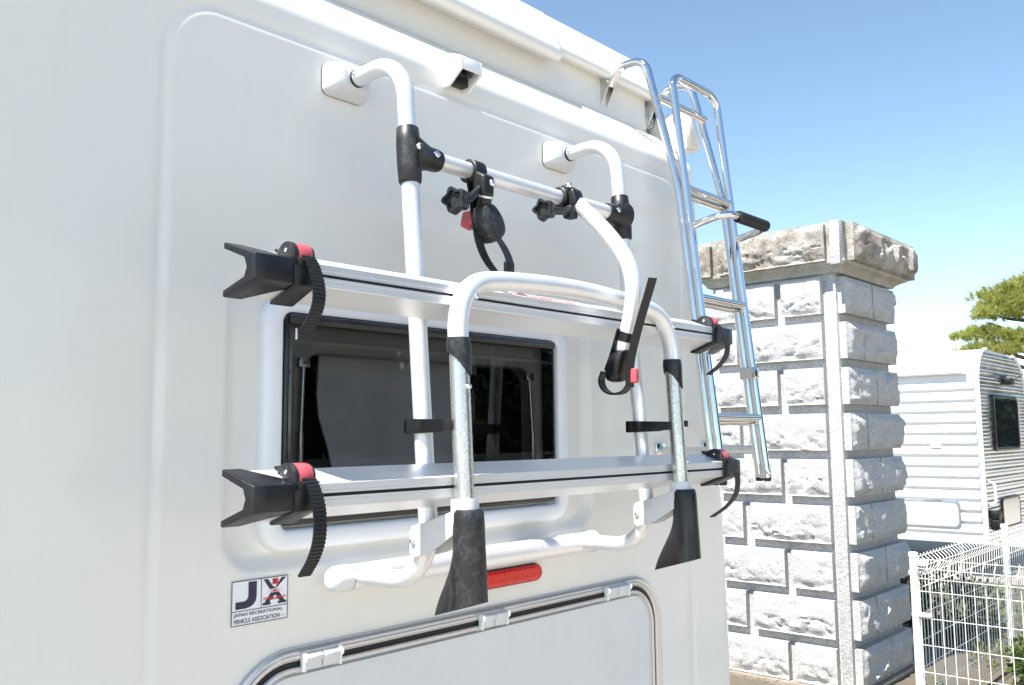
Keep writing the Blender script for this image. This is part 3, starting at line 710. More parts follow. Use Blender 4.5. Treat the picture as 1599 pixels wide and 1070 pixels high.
for which, yf, zc in (('upper', -.268, 1.809), ('lower', -.276, 1.529)):
    DN = 0.0
    poly = rail_profile(yf, zc)
    g = G(prism(poly, 0, RX0 + .006, RX1 - .006)); rl = g.build('wheel_rail', 'alu2', car, 20)
    G(([(RX0 + .03, yf + .0045, zc - .0025 + DN), (RX1 - .03, yf + .0045, zc - .0025 + DN), (RX1 - .03, yf + .0045, zc + .0025 + DN), (RX0 + .03, yf + .0045, zc + .0025 + DN)], [[0, 1, 2, 3]])).build('groove_seal', 'rubber', rl, 0)
    for d, xe in ((1, RX0), (-1, RX1)):
        sec = []
        for x, w_, e in ((0, 1.0, .0), (.002, 1.0, .0022), (.018, 1.0, .0025), (.032, .62, .0025), (.050, .26, .0025), (.064, .13, .0024), (.065, .11, .0006)):
            ob = []
            fx = xe + d * x
            L_ = .008 + .043 * w_
            for (yy, zz_) in ((-.0022 - e * .4, .0150 + e * .3), (.010, .0185 + e * .5), (L_, .0185 + (L_ - .010) * .37 + e * .5)): ob.append((fx - d * max(0, yy) * .22 * (1 if x < .01 else .4 if x < .03 else 0), yf + yy, zc + zz_))
            ib = []
            for (yy, zz_) in ((L_, .0185 + (L_ - .010) * .37 - .0070), (.016, .0120), (.012, .0)): ib.append((fx - d * max(0, yy) * .22 * (1 if x < .01 else .4 if x < .03 else 0), yf + yy, zc + zz_))
            lo = [(p[0], p[1], 2 * zc - p[2]) for p in reversed(ob + ib[:2])]
            sec.append(ob + ib + lo)
        n_ = len(sec[0]); v = [p for s_ in sec for p in s_]
        f = [[j * n_ + i, j * n_ + (i + 1) % n_, (j + 1) * n_ + (i + 1) % n_, (j + 1) * n_ + i] for j in range(len(sec) - 1) for i in range(n_)]
        f += [[0, 1, 2, 3, 4, 5][:], [5, 6, 7, 8, 9, 10], [0, 5, 10]]
        k = (len(sec) - 1) * n_; f += [[k + i for i in (0, 1, 2, 3, 4, 5)], [k + i for i in (5, 6, 7, 8, 9, 10)], [k, k + 5, k + 10]]
        G(bevelled(v, f, .0012, 2, 40)).build('end_cap', 'navy', rl, 45)
    if which == 'upper':
        # faded red warning print on the top flange
        for r_ in range(4):
            for k in range(9):
                if (r_ * 7 + k * 3) % 5 == 0: continue
                x0 = 1.075 + k * .017 + r_ * .003; y0 = yf + .014 + r_ * .006
                f_ = lambda y: zc + .0180 + (y - yf - .012) * .375 + .0006
                G(([(x0, y0, f_(y0)), (x0 + .013, y0, f_(y0)), (x0 + .013, y0 + .0035, f_(y0 + .0035)), (x0, y0 + .0035, f_(y0 + .0035))], [[0, 1, 2, 3]])).build('warning_print', 'stred', rl, 0)
        strap_set(rl, PY(470, 405, yf)[0] + .006, yf, zc, .056, .010); strap_set(rl, 1.676, yf, zc, .066, .030)
    else:
        strap_set(rl, PY(472, 745, yf)[0] + .005, yf, zc, .080, .014); strap_set(rl, 1.686, yf, zc, .084, .046)

# arms with frame straps ---------------------------------------------
def star_knob(c, axis, r, h, root, mat='black'):
    ax = np.array(axis, float); ax /= np.linalg.norm(ax); u = np.cross(ax, [0, 0, 1.]); u /= np.linalg.norm(u); w_ = np.cross(ax, u); c = np.array(c, float)
    out = []
    for k in range(60):
        a = 2 * math.pi * k / 60; rr = r * (.87 + .13 * math.cos(5 * a)); out.append((rr * math.cos(a), rr * math.sin(a)))
    v = []
    for t, sc in ((-h / 2, .9), (-h / 2 + .002, 1.0), (h / 2 - .002, 1.0), (h / 2, .9), (h / 2, .7), (h / 2 - .006, .62)):
        for p in out: v.append(c + u * p[0] * sc + w_ * p[1] * sc + ax * t)
    n_ = 60; f = [[j * n_ + i, j * n_ + (i + 1) % n_, (j + 1) * n_ + (i + 1) % n_, (j + 1) * n_ + i] for j in range(5) for i in range(n_)] + [list(range(n_)), [5 * n_ + i for i in range(n_)]]
    return G((v, f)).build('star_knob', mat, root, 40)
def ring_clamp(X, root_mat='black'):
    c = (X, -.175, 2.0445); v, f = [], []
    g = G(tube([(X + a, -.175, 2.0445) for a in (-.014, -.0125, .0125, .014)], [.0185, .0205, .0205, .0185], 28))
    return g
# arm one (short, hanging strap)
X1 = 1.048
g = ring_clamp(X1); g.add(*bevelled(*prism([(-.192, 2.043), (-.183, 2.018), (-.190, 2.000), (-.212, 1.996), (-.214, 2.030)], 0, X1 - .013, X1 + .013), .004, 3))
a1 = g.build('short_arm', 'black', car, 50)
G(bolt_at((X1 + .006, -.2135, 2.020), (.1, -1, .1), .0062, .004)).build('bolt', 'bolt', a1)
n0, n1 = np.array([X1 + .002, -.203, 2.006]), PX(752, 335, X1 + .006)
G(tube([n0, n0 + (n1 - n0) * .35, n1], [.0125, .0125, .0135], 20)).build('arm_stub', 'navy', a1, 60)
G(tube([n0 + (n1 - n0) * .15, n0 + (n1 - n0) * .24], .0133, 20)).build('stub_ring', 'alu', a1, 60)
kx = PY(712, 313, -.205)
star_knob(kx, (-1, -.35, .0), .0225, .022, a1)
G(tube([kx, kx + np.array([.028, .0, .006]), np.array([X1 - .006, -.198, 2.012])], .0072, 14)).build('knob_stem', 'navy', a1, 60)
def buckle(c, ax_down, ax_out, ax_side, root, sc=1.0, flip=1):
    """rounded ratchet body with a red push lever on one edge"""
    c = np.array(c, float); D, O, Sd = [np.array(q, float) / np.linalg.norm(q) for q in (ax_down, ax_out, ax_side)]
    out = [(-.021, -.012), (-.023, .000), (-.019, .013), (-.008, .019), (.008, .020), (.022, .014), (.027, .002), (.024, -.013), (.012, -.019), (-.008, -.019)]
    pts = catmull([(*p, 0) for p in out + [out[0]]], 4)[:-1]
    v = []
    lay = ((-.0125, .80), (-.0105, .94), (-.004, 1.0), (.006, 1.0), (.0115, .92), (.0140, .74))
    for t, s_ in lay:
        for p in pts: v.append(c + D * p[0] * s_ * sc + Sd * p[1] * s_ * sc + O * t * sc)
    n_ = len(pts); f = [[j * n_ + i, j * n_ + (i + 1) % n_, (j + 1) * n_ + (i + 1) % n_, (j + 1) * n_ + i] for j in range(len(lay) - 1) for i in range(n_)] + [list(range(n_))[::-1], [(len(lay) - 1) * n_ + i for i in range(n_)]]
    return G((v, f)).build('buckle', 'scuff', root, 45)
bc = PX(760, 347, X1 + .010); bc = np.array([bc[0], bc[1], bc[2]])
bk = buckle(bc, (.42, -.2, -1), (-.1, -1, .15), (1, 0, .42), a1, 1.32)
lv = PX(736, 344, X1 - .004)
rotl = np.array(Matrix.Rotation(math.radians(14), 3, 'Y'))
G(bbox(lv, (.024, .030, .028), .005, 3, rotl)).build('lever', 'red', a1)
def ptape(pix, X, name, root, wid, ridge=.0011, sidev=(-1, 0, 0), mat='black'):
    pts = [PX(p[0], p[1], X) for p in pix]
    pth = resample(catmull(pts, 10), .00125)
    return G(tape(pth, sidev, wid, .0018, ridge, 4)).build(name, mat, root, 25)
ptape([(733, 272), (735, 290), (738, 310), (740, 330), (743, 350), (748, 380), (758, 405), (772, 425), (788, 440)], X1 - .008, 'toothed_strap', a1, .0185)
ptape([(772, 366), (785, 385), (794, 405), (796, 425), (790, 442)], X1 + .012, 'strap_tail', a1, .017, 0)
q = PX(795, 418, X1 + .012); G(bbox(q, (.020, .007, .018), .0015)).build('strap_keeper', 'navy', a1)
# arm two (long curved arm)
X2 = 1.297
g = ring_clamp(X2 - .012); g.add(*bevelled(*prism([(-.165, 2.066), (-.182, 2.072), (-.205, 2.058), (-.212, 2.035), (-.196, 2.016), (-.176, 2.016)], 0, X2 - .016, X2 + .012), .005, 3))
g.add(*bbox((X2 - .014, -.196, 2.014), (.022, .020, .024), .003))
a2 = g.build('long_arm', 'black', car, 50)
G(bolt_at((X2 - .016, -.196, 2.066), (-.8, -.6, .5), .0062, .004)).build('bolt', 'bolt', a2)
kk = PY(850, 328, -.203); star_knob(kk, (-1, -.35, 0), .0205, .021, a2)
G(tube([kk, np.array([X2 - .014, -.196, 2.015])], .0072, 14)).build('knob_stem', 'navy', a2, 60)
pix = [(884, 303), (905, 322), (930, 345), (957, 375), (979, 408), (989, 445), (986, 487), (979, 523), (972, 553)]
G(tube(catmull([PX(*p, 1.30) for p in pix], 8), .0146, 24)).build('curved_tube', 'alu', a2, 60)
G(tube([PX(980, 519, 1.30), PX(976, 533, 1.30)], .0156, 20)).build('tube_band', 'navy', a2, 60)
bc = PX(967, 569, 1.30) + np.array([0, -.002, 0])
buckle(bc, (.12, .30, -1), (-.25, -1, -.05), (1, -.2, .12), a2, 1.22).data.materials[0] = MT['navy']
lv = PX(989, 587, 1.292); G(bbox(lv, (.012, .018, .026), .003, 3)).build('lever', 'red', a2)
g_ = [PX(*p, 1.285) for p in [(984, 605), (984, 585), (986, 560), (994, 525), (1005, 485), (1014, 455), (1020, 434)]]
G(tape(resample(catmull(g_, 10), .00125), (-1, .4, 0), .0165, .0018, .0011, 4)).build('toothed_strap', 'black', a2, 25)
g_ = [PX(*p, 1.30) for p in [(942, 580), (938, 596), (944, 610), (957, 617), (974, 614), (984, 602)]]
G(tape(resample(catmull(g_, 8), .0015), (-1, 0, 0), .017, .0035)).build('strap_loop', 'black', a2, 40)
g_ = [PX(*p, 1.290) for p in [(968, 513), (962, 535), (956, 555), (948, 578)]]
G(tape(resample(catmull(g_, 8), .0015), (-1, .3, 0), .014, .003)).build('strap_guide', 'black', a2, 40)

# ================================================================== LADDER
lad = empty('rear_ladder', (1.965, -.1, 1.49), 'polished steel folding ladder fixed to the camper van rear corner', 'ladder')
LX, RX_ = 1.855, 2.072; LR = .0099
def li(z): return -.083 - (2.15 - z) * .105
for X in (LX, RX_):
    pin = fillet([(X, .118, 2.508), (X, .112, 2.525), (X, .082, 2.556), (X, .010, 2.553), (X, -.045, 2.335), (X, li(2.2), 2.2), (X, li(1.50), 1.50)], [0, .02, .04, .05, .2, .3, 0], 10)
    G(tube(pin, LR, 18)).build('inner_rail', 'chrome', lad, 70)
    pb = [(.131, 2.525), (.131, 2.475), (.122, 2.462), (.108, 2.52)]
    br = G(bevelled(*prism([(.150, 2.540), (.150, 2.462), (.140, 2.462), (.106, 2.526), (.110, 2.534)], 0, X - .014, X - .0105), .0006), bevelled(*prism([(.150, 2.540), (.150, 2.462), (.140, 2.462), (.106, 2.526), (.110, 2.534)], 0, X + .0105, X + .014), .0006),
           bbox((X, .1475, 2.498), (.060, .005, .086), .001)).build('roof_bracket', 'steel', lad)
    G(bolt_at((X - .014, .118, 2.522), (-1, 0, 0), .005, .005)).build('bolt', 'bolt', br)
    # lower stand-off to the wall
    zs_ = 1.561; so = G(tube([(X, .0, zs_), (X, li(zs_), zs_)], .0105, 18), bbox((X, -.002, zs_), (.038, .012, .038), .002)).build('stand_off', 'chrome', lad, 60)
    G(bbox((X + .004, li(1.505) - .009, 1.508), (.024, .034, .036), .003)).build('foot_bracket', 'steel', lad)
    for dy in (0.001, -.020): G(tube([(X, li(1.49) + dy, 1.492), (X, li(1.49) + dy, 1.484)], [.0100, .0085], 16)).build('rubber_foot', 'rubber', lad)
    G(bolt_at((X - .004, li(1.505) - .027, 1.506), (-.3, -1, 0), .0065, .006)).build('bolt', 'bolt', lad)
def lo_(z): return li(z) - .0195
pout = fillet([(LX, lo_(1.49), 1.492), (LX, lo_(2.38), 2.38), (LX, lo_(2.38) + .012, 2.492), (RX_, lo_(2.38) + .012, 2.492), (RX_, lo_(2.38), 2.38), (RX_, lo_(1.49), 1.492)], [0, .3, .042, .042, .3, 0], 10)
G(tube(pout, LR, 18)).build('folding_section', 'chrome', lad, 70)
for z in (2.196, 1.925, 1.640):
    for dy, dz in ((0, -.010), (-.0195, .0)):
        G(tube([(LX, li(z) + dy, z + dz), (RX_, li(z) + dy, z + dz)], LR * .95, 18)).build('rung', 'chrome', lad, 70)
G(tube([(LX, -.030, 2.44), (RX_, -.030, 2.44)], LR, 18)).build('rung', 'chrome', lad, 70)
zh = 2.098
hp2 = fillet([(LX, lo_(zh), zh), (LX + .010, -.200, zh + .020), (RX_ + .006, -.200, zh + .020), (RX_, lo_(zh), zh)], [0, .035, .035, 0], 10)
G(tube(hp2, .0088, 16)).build('handle_bar', 'chrome', lad, 70)
gp = []; gr = []
for k in range(60):
    t = k / 59; gp.append((LX + .062 + t * .140, -.200, zh + .020)); gr.append(.0135 + (.0012 if (k // 2) % 2 else 0))
G(tube(gp, gr, 18)).build('hand_grip', 'rubber', lad, 30)
G(bbox((RX_, li(1.75) - .010, 1.752), (.026, .044, .030), .004)).build('latch', 'steel', lad)

# ================================================================== STONE GATE PILLAR
from mathutils import noise as mno
pil = empty('stone_gate_pillar', (6.34, 1.67, 0), 'tall white granite gate pillar of rough-faced blocks under a weathered overhanging cap', 'pillar')
PX0, PX1, PY0, PY1 = 5.88, 6.80, 1.21, 2.13
G(box_vf(((PX0 + PX1) / 2, (PY0 + PY1) / 2, 1.29), (PX1 - PX0, PY1 - PY0, 2.80))).build('core', 'granite', pil, 0)
def rock(name, o, u, wv, lu, lv, depth, rough, mat, root, seed, margin=.02, brk=.5, nu=None, nv=None, tipmat=None):
    """rough-faced stone: o = lower corner on the backing face, u = direction along it, wv = outward"""
    o, u, wv = np.array(o, float), np.array(u, float), np.array(wv, float); vv = np.array([0, 0, 1.])
    nu = nu or max(6, int(lu / .014)); nv = nv or max(6, int(lv / .013)); v, f = [], []
    us = np.concatenate([[0], np.linspace(margin, lu - margin, nu - 1), [lu]]) if margin else np.linspace(0, lu, nu + 1)
    vs = np.concatenate([[0], np.linspace(margin * .7, lv - margin * .7, nv - 1), [lv]]) if margin else np.linspace(0, lv, nv + 1)
    for j, b in enumerate(vs):
        for i, a in enumerate(us):
            ed = min(a, lu - a, b, lv - b)
            fq = 5.5 if rough > .05 else 9.0
            p = Vector((a * fq + seed * 13.7, b * fq * 1.2 + seed * 3.1, seed * .77))
            h = mno.fractal(p, 1.1, 2.1, 4 if rough > .05 else 3, noise_basis='PERLIN_ORIGINAL')
            if name != 'cap_stone' or rough > .05:
                ds_, ps_ = mno.voronoi(p * .9, distance_metric='DISTANCE'); dv = p * .9 - ps_[0]; rv = mno.cell_vector(ps_[0] * 7.3)
                h = .45 * h + .75 * ((rv.x - .5) * dv.x * 1.7 + (rv.y - .5) * dv.y * 1.7 + (rv.z - .5) * .35)
            c = abs(mno.noise(Vector((a * 5 + seed, b * 11 + .8 * math.sin(a * 9 + seed) + 1.2 * mno.noise(Vector((a * 14, b * 10, seed))), seed * 1.9)))) + max(0, b / lv - .45) * 1.2
            t = depth + rough * (.55 * h + .35) * sstep(ed / .05) - (.012 * max(0, .12 - c) / .12 * brk if ed > .01 else 0)
            low = max(0, 1 - b / (lv * .38))
            t -= low ** 1.5 * .028 * brk * (.45 + .9 * mno.noise(Vector((a * 10 + seed * 5, b * 22, 3.3)))) if ed > .004 else 0
            v.append(o + u * (a + (0 if 0 < i < len(us) - 1 else 0)) + vv * b + wv * max(t, depth * .35))
    m = len(us); f = [[j * m + i, j * m + i + 1, (j + 1) * m + i + 1, (j + 1) * m + i] for j in range(len(vs) - 1) for i in range(m - 1)]
    bnd = [(0, i) for i in range(m)] + [(j, m - 1) for j in range(1, len(vs))] + [(len(vs) - 1, i) for i in range(m - 2, -1, -1)] + [(j, 0) for j in range(len(vs) - 2, 0, -1)]
    base = len(v)
    for (j, i) in bnd: v.append(o + u * us[i] + vv * vs[j] - wv * .004)
    k = len(bnd); f += [[bnd[q][0] * m + bnd[q][1], bnd[(q + 1) % k][0] * m + bnd[(q + 1) % k][1], base + (q + 1) % k, base + q] for q in range(k)]
    return G((v, f)).build(name, mat, root, 32)
pitch = .306; sd_ = 1
for r_ in range(9):
    zb = 2.405 - pitch * r_; hgt = .246
    # left (sunlit) face: runs along Y, looks to -X
    spans = [(1.292, 1.575), (1.625, 2.10)] if r_ % 2 == 0 else [(1.292, 1.865), (1.925, 2.10)]
    for (a, b) in spans:
        rock('stone_block', (PX0, a, zb), (0, 1, 0), (-1, 0, 0), b - a, hgt, .050, .022, 'granite', pil, sd_, .010, 1.1); sd_ += 1
    # right (shaded) face: runs along X, looks to -Y
    spans = [(5.905, 6.385), (6.415, 6.815)] if r_ % 2 == 0 else [(5.905, 6.175), (6.205, 6.815)]
    for (a, b) in spans:
        rock('stone_block', (a, PY0, zb), (1, 0, 0), (0, -1, 0), b - a, hgt, .056, .078, 'granite', pil, sd_, .012, .4); sd_ += 1
# smooth corner strip
G(bbox((PX0 + .016, PY0 + .031, 1.31), (.046, .075, 2.73), .004)).build('corner_strip', 'granite', pil)
# moulding ring
rings = [(.002, 2.672), (.030, 2.676), (.036, 2.69), (.046, 2.705), (.066, 2.722), (.082, 2.732), (.086, 2.742), (.086, 2.752)]
v = []
for e, z in rings:
    for (x, y) in ((PX0 - e, PY0 - e * 1.3), (PX1 + e * 2.2, PY0 - e * 1.3), (PX1 + e * 2.2, PY1 + e), (PX0 - e, PY1 + e)): v.append((x, y, z))
f = [[j * 4 + i, j * 4 + (i + 1) % 4, (j + 1) * 4 + (i + 1) % 4, (j + 1) * 4 + i] for j in range(len(rings) - 1) for i in range(4)] + [[0, 1, 2, 3], [28, 29, 30, 31]]
G((v, f)).build('moulding', 'moss', pil, 30)
CX0, CX1, CY0, CY1, CZ0, CZ1 = 5.800, 7.02, 1.115, 2.25, 2.735, 3.012
ctop = [(CX0, CY0, CZ1), (CX1, CY0, CZ1 - .005), (CX1, CY1, CZ1), (CX0, CY1, CZ1)]
v = [(CX0, CY0, CZ0 + .012), (CX1, CY0, CZ0 + .012), (CX1, CY1, CZ0 + .012), (CX0, CY1, CZ0 + .012)] + ctop + [((CX0 + CX1) / 2, (CY0 + CY1) / 2, CZ1 + .10)]
f = [[0, 1, 2, 3], [0, 1, 5, 4], [1, 2, 6, 5], [2, 3, 7, 6], [3, 0, 4, 7], [4, 5, 8], [5, 6, 8], [6, 7, 8], [7, 4, 8]]
cap = G((v, f)).build('cap', 'capstone', pil, 0)
rock('cap_stone', (CX0, CY0 + .105, CZ0 + .012), (0, 1, 0), (-1, 0, 0), .80, CZ1 - CZ0 - .028, .040, .030, 'capstone', cap, 71, .0, 1.2, 56, 20)
rock('cap_stone', (CX0, CY0 + .965, CZ0 + .012), (0, 1, 0), (-1, 0, 0), .17, CZ1 - CZ0 - .05, .040, .030, 'capstone', cap, 72, .0, .8, 8, 9)
G(bbox((CX0 - .008, CY0 + .032, (CZ0 + CZ1) / 2 - .012), (.068, .066, CZ1 - CZ0 + .018), .004)).build('cap_corner', 'granite', cap)
rock('cap_stone', (CX0 + .075, CY0, CZ0 + .014), (1, 0, 0), (0, -1, 0), CX1 - CX0 - .06, CZ1 - CZ0 - .02, .050, .10, 'capstone', cap, 78, .01, 1.2, 64, 22)
G(bbox(((PX0 + PX1) / 2, (PY0 + PY1) / 2, -.072), (PX1 - PX0 + .17, PY1 - PY0 + .17, .046), .006)).build('plinth', 'plinth', pil)

# ================================================================== WIRE FENCE
def wire_mesh(name, path, r, seg=6):
    v, f = tube(path, r, seg); me = bpy.data.meshes.new(name); me.from_pydata([tuple(map(float, p)) for p in v], [], f)
    me.polygons.foreach_set('use_smooth', [True] * len(me.polygons)); me.materials.append(MT['wire']); return me
def inst(name, me, parent, loc, rz=0):
    o = bpy.data.objects.new(name, me); COL.objects.link(o); o.parent = parent; o.location = loc; o.rotation_euler.z = rz; return o
HF = .905
vw = wire_mesh('vertical_wire', catmull([(0, 0, -.04), (0, 0, .30), (0, 0, .60), (0, 0, .755), (.015, 0, .79), (.036, 0, .822), (.036, 0, .850), (.014, 0, .872), (0, 0, .885), (0, 0, HF - .008)], 3), .0026)
post_me = None
v, f = tube([(0, 0, -.12), (0, 0, .555), (0, 0, .556), (0, 0, .575), (0, 0, .576), (0, 0, HF - .014), (0, 0, HF - .0135), (0, 0, HF + .006), (0, 0, HF + .012)], [.0235, .0235, .0255, .0255, .0235, .0235, .0265, .0265, .020], 18)
post_me = bpy.data.meshes.new('fence_post'); post_me.from_pydata([tuple(map(float, p)) for p in v], [], f); post_me.materials.append(MT['wire'])
post_me.polygons.foreach_set('use_smooth', [True] * len(post_me.polygons)); post_me.set_sharp_from_angle(angle=math.radians(40))
fx, fy = 5.39, .635
def fence(loc, ang, length, label, posts):
    root = empty('wire_mesh_fence', loc, label, 'fence'); root.rotation_euler.z = ang
    n_ = int((length - .04) / .0575)
    for k in range(n_): inst('vertical_wire', vw, root, (0, 0.035 + k * .0575, 0), 0)
    hw = wire_mesh('horizontal_wire', [(0, .02, 0), (0, length, 0)], .0026)
    for z, dx in ((.885, .004), (.838, .040), (.778, .010), (.705, -.004), (.557, -.004), (.409, -.004), (.261, -.004), (.113, -.004), (-.03, -.004)): inst('horizontal_wire', hw, root, (dx, 0, z))
    for q in posts: inst('fence_post', post_me, root, (-.03, q, 0))
    return root
# local +Y of a run is its direction: X run -> rotate -90 deg ; -Y run -> rotate 180 deg
fa = fence((fx, fy, 0), math.radians(-90), 4.3, 'white wire mesh fence running away behind the stone pillar corner', [2.06, 4.1])
fb = fence((fx, fy, 0), math.radians(180), 1.55, 'white wire mesh fence panel beside the pillar with a round corner post', [0.0, 1.53])
cl = bbox((0, .055, .575), (.03, .075, .022), .005); o = G(cl).build('panel_clip', 'wire'); o.parent = fb
cl = bbox((0, .055, .862), (.03, .065, .030), .005); o = G(cl).build('panel_clip', 'wire'); o.parent = fb

# ================================================================== TRAVEL TRAILER
TX, TY = 11.46, 1.865
tr = empty('travel_trailer', (TX + 1.1, TY + 2.2, 0), 'white and silver travel trailer with ribbed siding parked behind the stone pillar', 'trailer')
TW, TL, TZ0, TZ1 = 2.15, 5.2, .30, 2.60
def tp_outline():
    # end outline (x, z) of the bright end wall: rounded top corners
    r0, r1 = .42, .55; p = [(TX, TZ0), (TX + TW, TZ0)]
    for k in range(9):
        a = math.radians(90 * k / 8); p.append((TX + TW - r1 + r1 * math.cos(a), TZ1 - .02 - r1 + r1 * math.sin(a)))
    for k in range(9):
        a = math.radians(90 + 90 * k / 8); p.append((TX + r0 + r0 * math.cos(a), TZ1 - r0 + r0 * math.sin(a)))
    return p
ol = tp_outline()
G(prism([(x, z) for x, z in ol], 1, TY + .012, TY + TL)).build('body', 'tw', tr, 25)
# bright ribbed cladding of the end wall, course by course
def xr(z):
    xs_ = []
    r0, r1 = .42, .55
    a = TX if z < TZ1 - r0 else TX + r0 - math.sqrt(max(0, r0 * r0 - (z - TZ1 + r0) ** 2))
    zt_ = TZ1 - .02
    b = TX + TW if z < zt_ - r1 else TX + TW - r1 + math.sqrt(max(0, r1 * r1 - (z - zt_ + r1) ** 2))
    return a + .012, b - .012
z = TZ0; hc = .0905
while z < TZ1 - .06:
    a0, b0 = xr(z); a1_, b1_ = xr(min(z + hc, TZ1 - .03)); zt_ = min(z + hc, TZ1 - .03)
    def pt(t, y):
        return [(a0 * (1 - t) + a1_ * t, y, z * (1 - t) + zt_ * t), (b0 * (1 - t) + b1_ * t, y, z * (1 - t) + zt_ * t)]
    prof = [(0, TY + .003), (.06, TY - .003), (.30, TY - .007), (.50, TY - .004), (.55, TY - .001), (.60, TY - .004), (.90, TY - .005), (1.0, TY + .003)]
    v = []
    for t, y in prof: v += pt(t, y)
    f = [[2 * i, 2 * i + 1, 2 * i + 3, 2 * i + 2] for i in range(len(prof) - 1)]
    G((v, f)).build('siding_board', 'tal', tr, 40); z += hc
# white ribbed cladding of the long side
z = TZ0; hc = .129
while z < 2.16:
    prof = [(TX + .004, z), (TX - .030, z + .006), (TX - .036, z + .020), (TX - .036, z + .060), (TX - .014, z + .086), (TX - .004, z + .100), (TX + .004, z + hc)]
    v = [(x, TY + .035, zz_) for x, zz_ in prof] + [(x, TY + TL, zz_) for x, zz_ in prof]; k = len(prof)
    G((v, [[i, i + 1, k + i + 1, k + i] for i in range(k - 1)])).build('siding_board', 'tw', tr, 30); z += hc
# corner trims
G(tube([(x, TY - .004, z_) for x, z_ in [(TX + .004, TZ0)] + [p for p in reversed(ol[11:])]], .020, 8)).build('corner_trim', 'tw', tr)
G(tube([(x, TY - .004, z_) for x, z_ in [(TX + TW - .004, TZ0)] + ol[2:11]], .018, 8)).build('corner_trim', 'tw', tr)
# awning cassette on the long side
G(bbox((TX - .035, TY + 2.3, 2.37), (.11, 4.30, .17), .02, 3)).build('awning_cassette', 'tw', tr)
G(bbox((TX - .03, TY + .132, 2.37), (.115, .035, .178), .008)).build('awning_end', 'tw', tr)
# hatch on the long side
def th(i): return [(TX - .0, p[0], p[1]) for p in rrect(2.12 + i, 3.6 - i, .47 + i, .80 - i, .06, 6)]
def ring_x(outl, prof):
    v = []; n_ = len(outl(0))
    for ins, x in prof: v += [(x, p[1], p[2]) for p in outl(ins)]
    return v, [[j * n_ + i, j * n_ + (i + 1) % n_, (j + 1) * n_ + (i + 1) % n_, (j + 1) * n_ + i] for j in range(len(prof) - 1) for i in range(n_)]
hz = G(ring_x(th, [(0, TX), (0, TX - .044), (.02, TX - .050), (.035, TX - .044)])).build('storage_hatch', 'trim', tr, 40)
G(([(TX - .045, p[1], p[2]) for p in th(.03)], [list(range(len(th(0))))])).build('hatch_panel', 'tp', hz, 0)
G(bbox((TX - .045, 2.42, .802), (.03, .20, .018), .004)).build('hinge', 'trim', hz)
G(bbox((TX - .032, 2.36, 1.43), (.03, .12, .035), .005)).build('marker_lamp', 'tw', tr)
# window and small things on the bright end wall
wx0, wx1, wz0, wz1 = PY(1548, 655, TY)[0], PY(1587, 655, TY)[0], 1.36, 2.06
def tw_(i): return rrect(wx0 + i, wx1 - i, wz0 + i, wz1 - i, .08, 6)
v, f = frame_sweep(tw_(0), [(0, TY + .01), (0, TY - .030), (.015, TY - .038), (.045, TY - .038), (.05, TY - .03)], tw_)
w_ = G((v, f)).build('window', 'blackgloss', tr, 40)
G(disc_fill(tw_(.05), TY - .0305)).build('pane', simple('dark_window_glass', (.02, .025, .03), .03, 0, spec=.9), w_, 0)
def td(i): return rrect(PY(1563, 790, TY)[0] + i, PY(1591, 790, TY)[0] - i, .43 + i, .80 - i, .06, 5)
v, f = frame_sweep(td(0), [(0, TY + .01), (0, TY - .022), (.02, TY - .026), (.03, TY - .020)], td)
d_ = G((v, f)).build('service_door', 'blackgloss', tr, 40)
G(disc_fill(td(.03), TY - .021)).build('door_panel', 'tal', d_, 0)
q = PY(1566, 596, TY); G(bbox((q[0], TY - .06, q[2]), (.16, .12, .09), .02), bbox((q[0] - .03, TY - .02, q[2] + .03), (.10, .05, .10), .01)).build('rear_camera', 'black', tr)
q2 = PY(1594, 583, TY); G(tube([(q[0] + .05, TY - .08, q[2]), (q2[0], TY - .05, q2[2])], .006, 8)).build('camera_cable', 'black', tr)
hx = TX + .11; G(tube(fillet([(hx, TY, 1.02), (hx, TY - .09, 1.0), (hx, TY - .09, .76), (hx, TY, .74)], [0, .05, .05, 0], 6), .016, 10)).build('grab_handle', 'white', tr)
G(bbox((TX + .20, TY - .05, .63), (.16, .12, .10), .02), bbox((TX + .17, TY - .06, .52), (.10, .10, .12), .015)).build('utility_socket', 'black', tr)
for y in (TY + .10, TY + 2.6):
    G(bbox((TX + TW / 2, y, .36), (TW - .1, .07, .12), .01)).build('chassis_beam', 'steel', tr)
for x in (TX + .12, TX + TW - .12): G(bbox((x, TY + TL / 2, .355), (.06, TL - .2, .10), .01)).build('chassis_rail', 'steel', tr)
for x in (TX + .14, TX + TW - .14):
    wh = G(tube([(x - .09, TY + 2.9, .23), (x - .07, TY + 2.9, .23), (x + .07, TY + 2.9, .23), (x + .09, TY + 2.9, .23)], [.29, .32, .32, .29], 28)).build('wheel', 'wheel', tr)
    G(tube([(x - .093, TY + 2.9, .23), (x - .098, TY + 2.9, .23)], [.18, .10], 20)).build('rim', 'steel', wh)
for x in (TX + .2, TX + TW - .2): G(tube([(x, TY + .35, .34), (x, TY + .35, -.07)], .025, 10), bbox((x, TY + .35, -.078), (.16, .16, .024), .004)).build('stabiliser_leg', 'steel', tr)

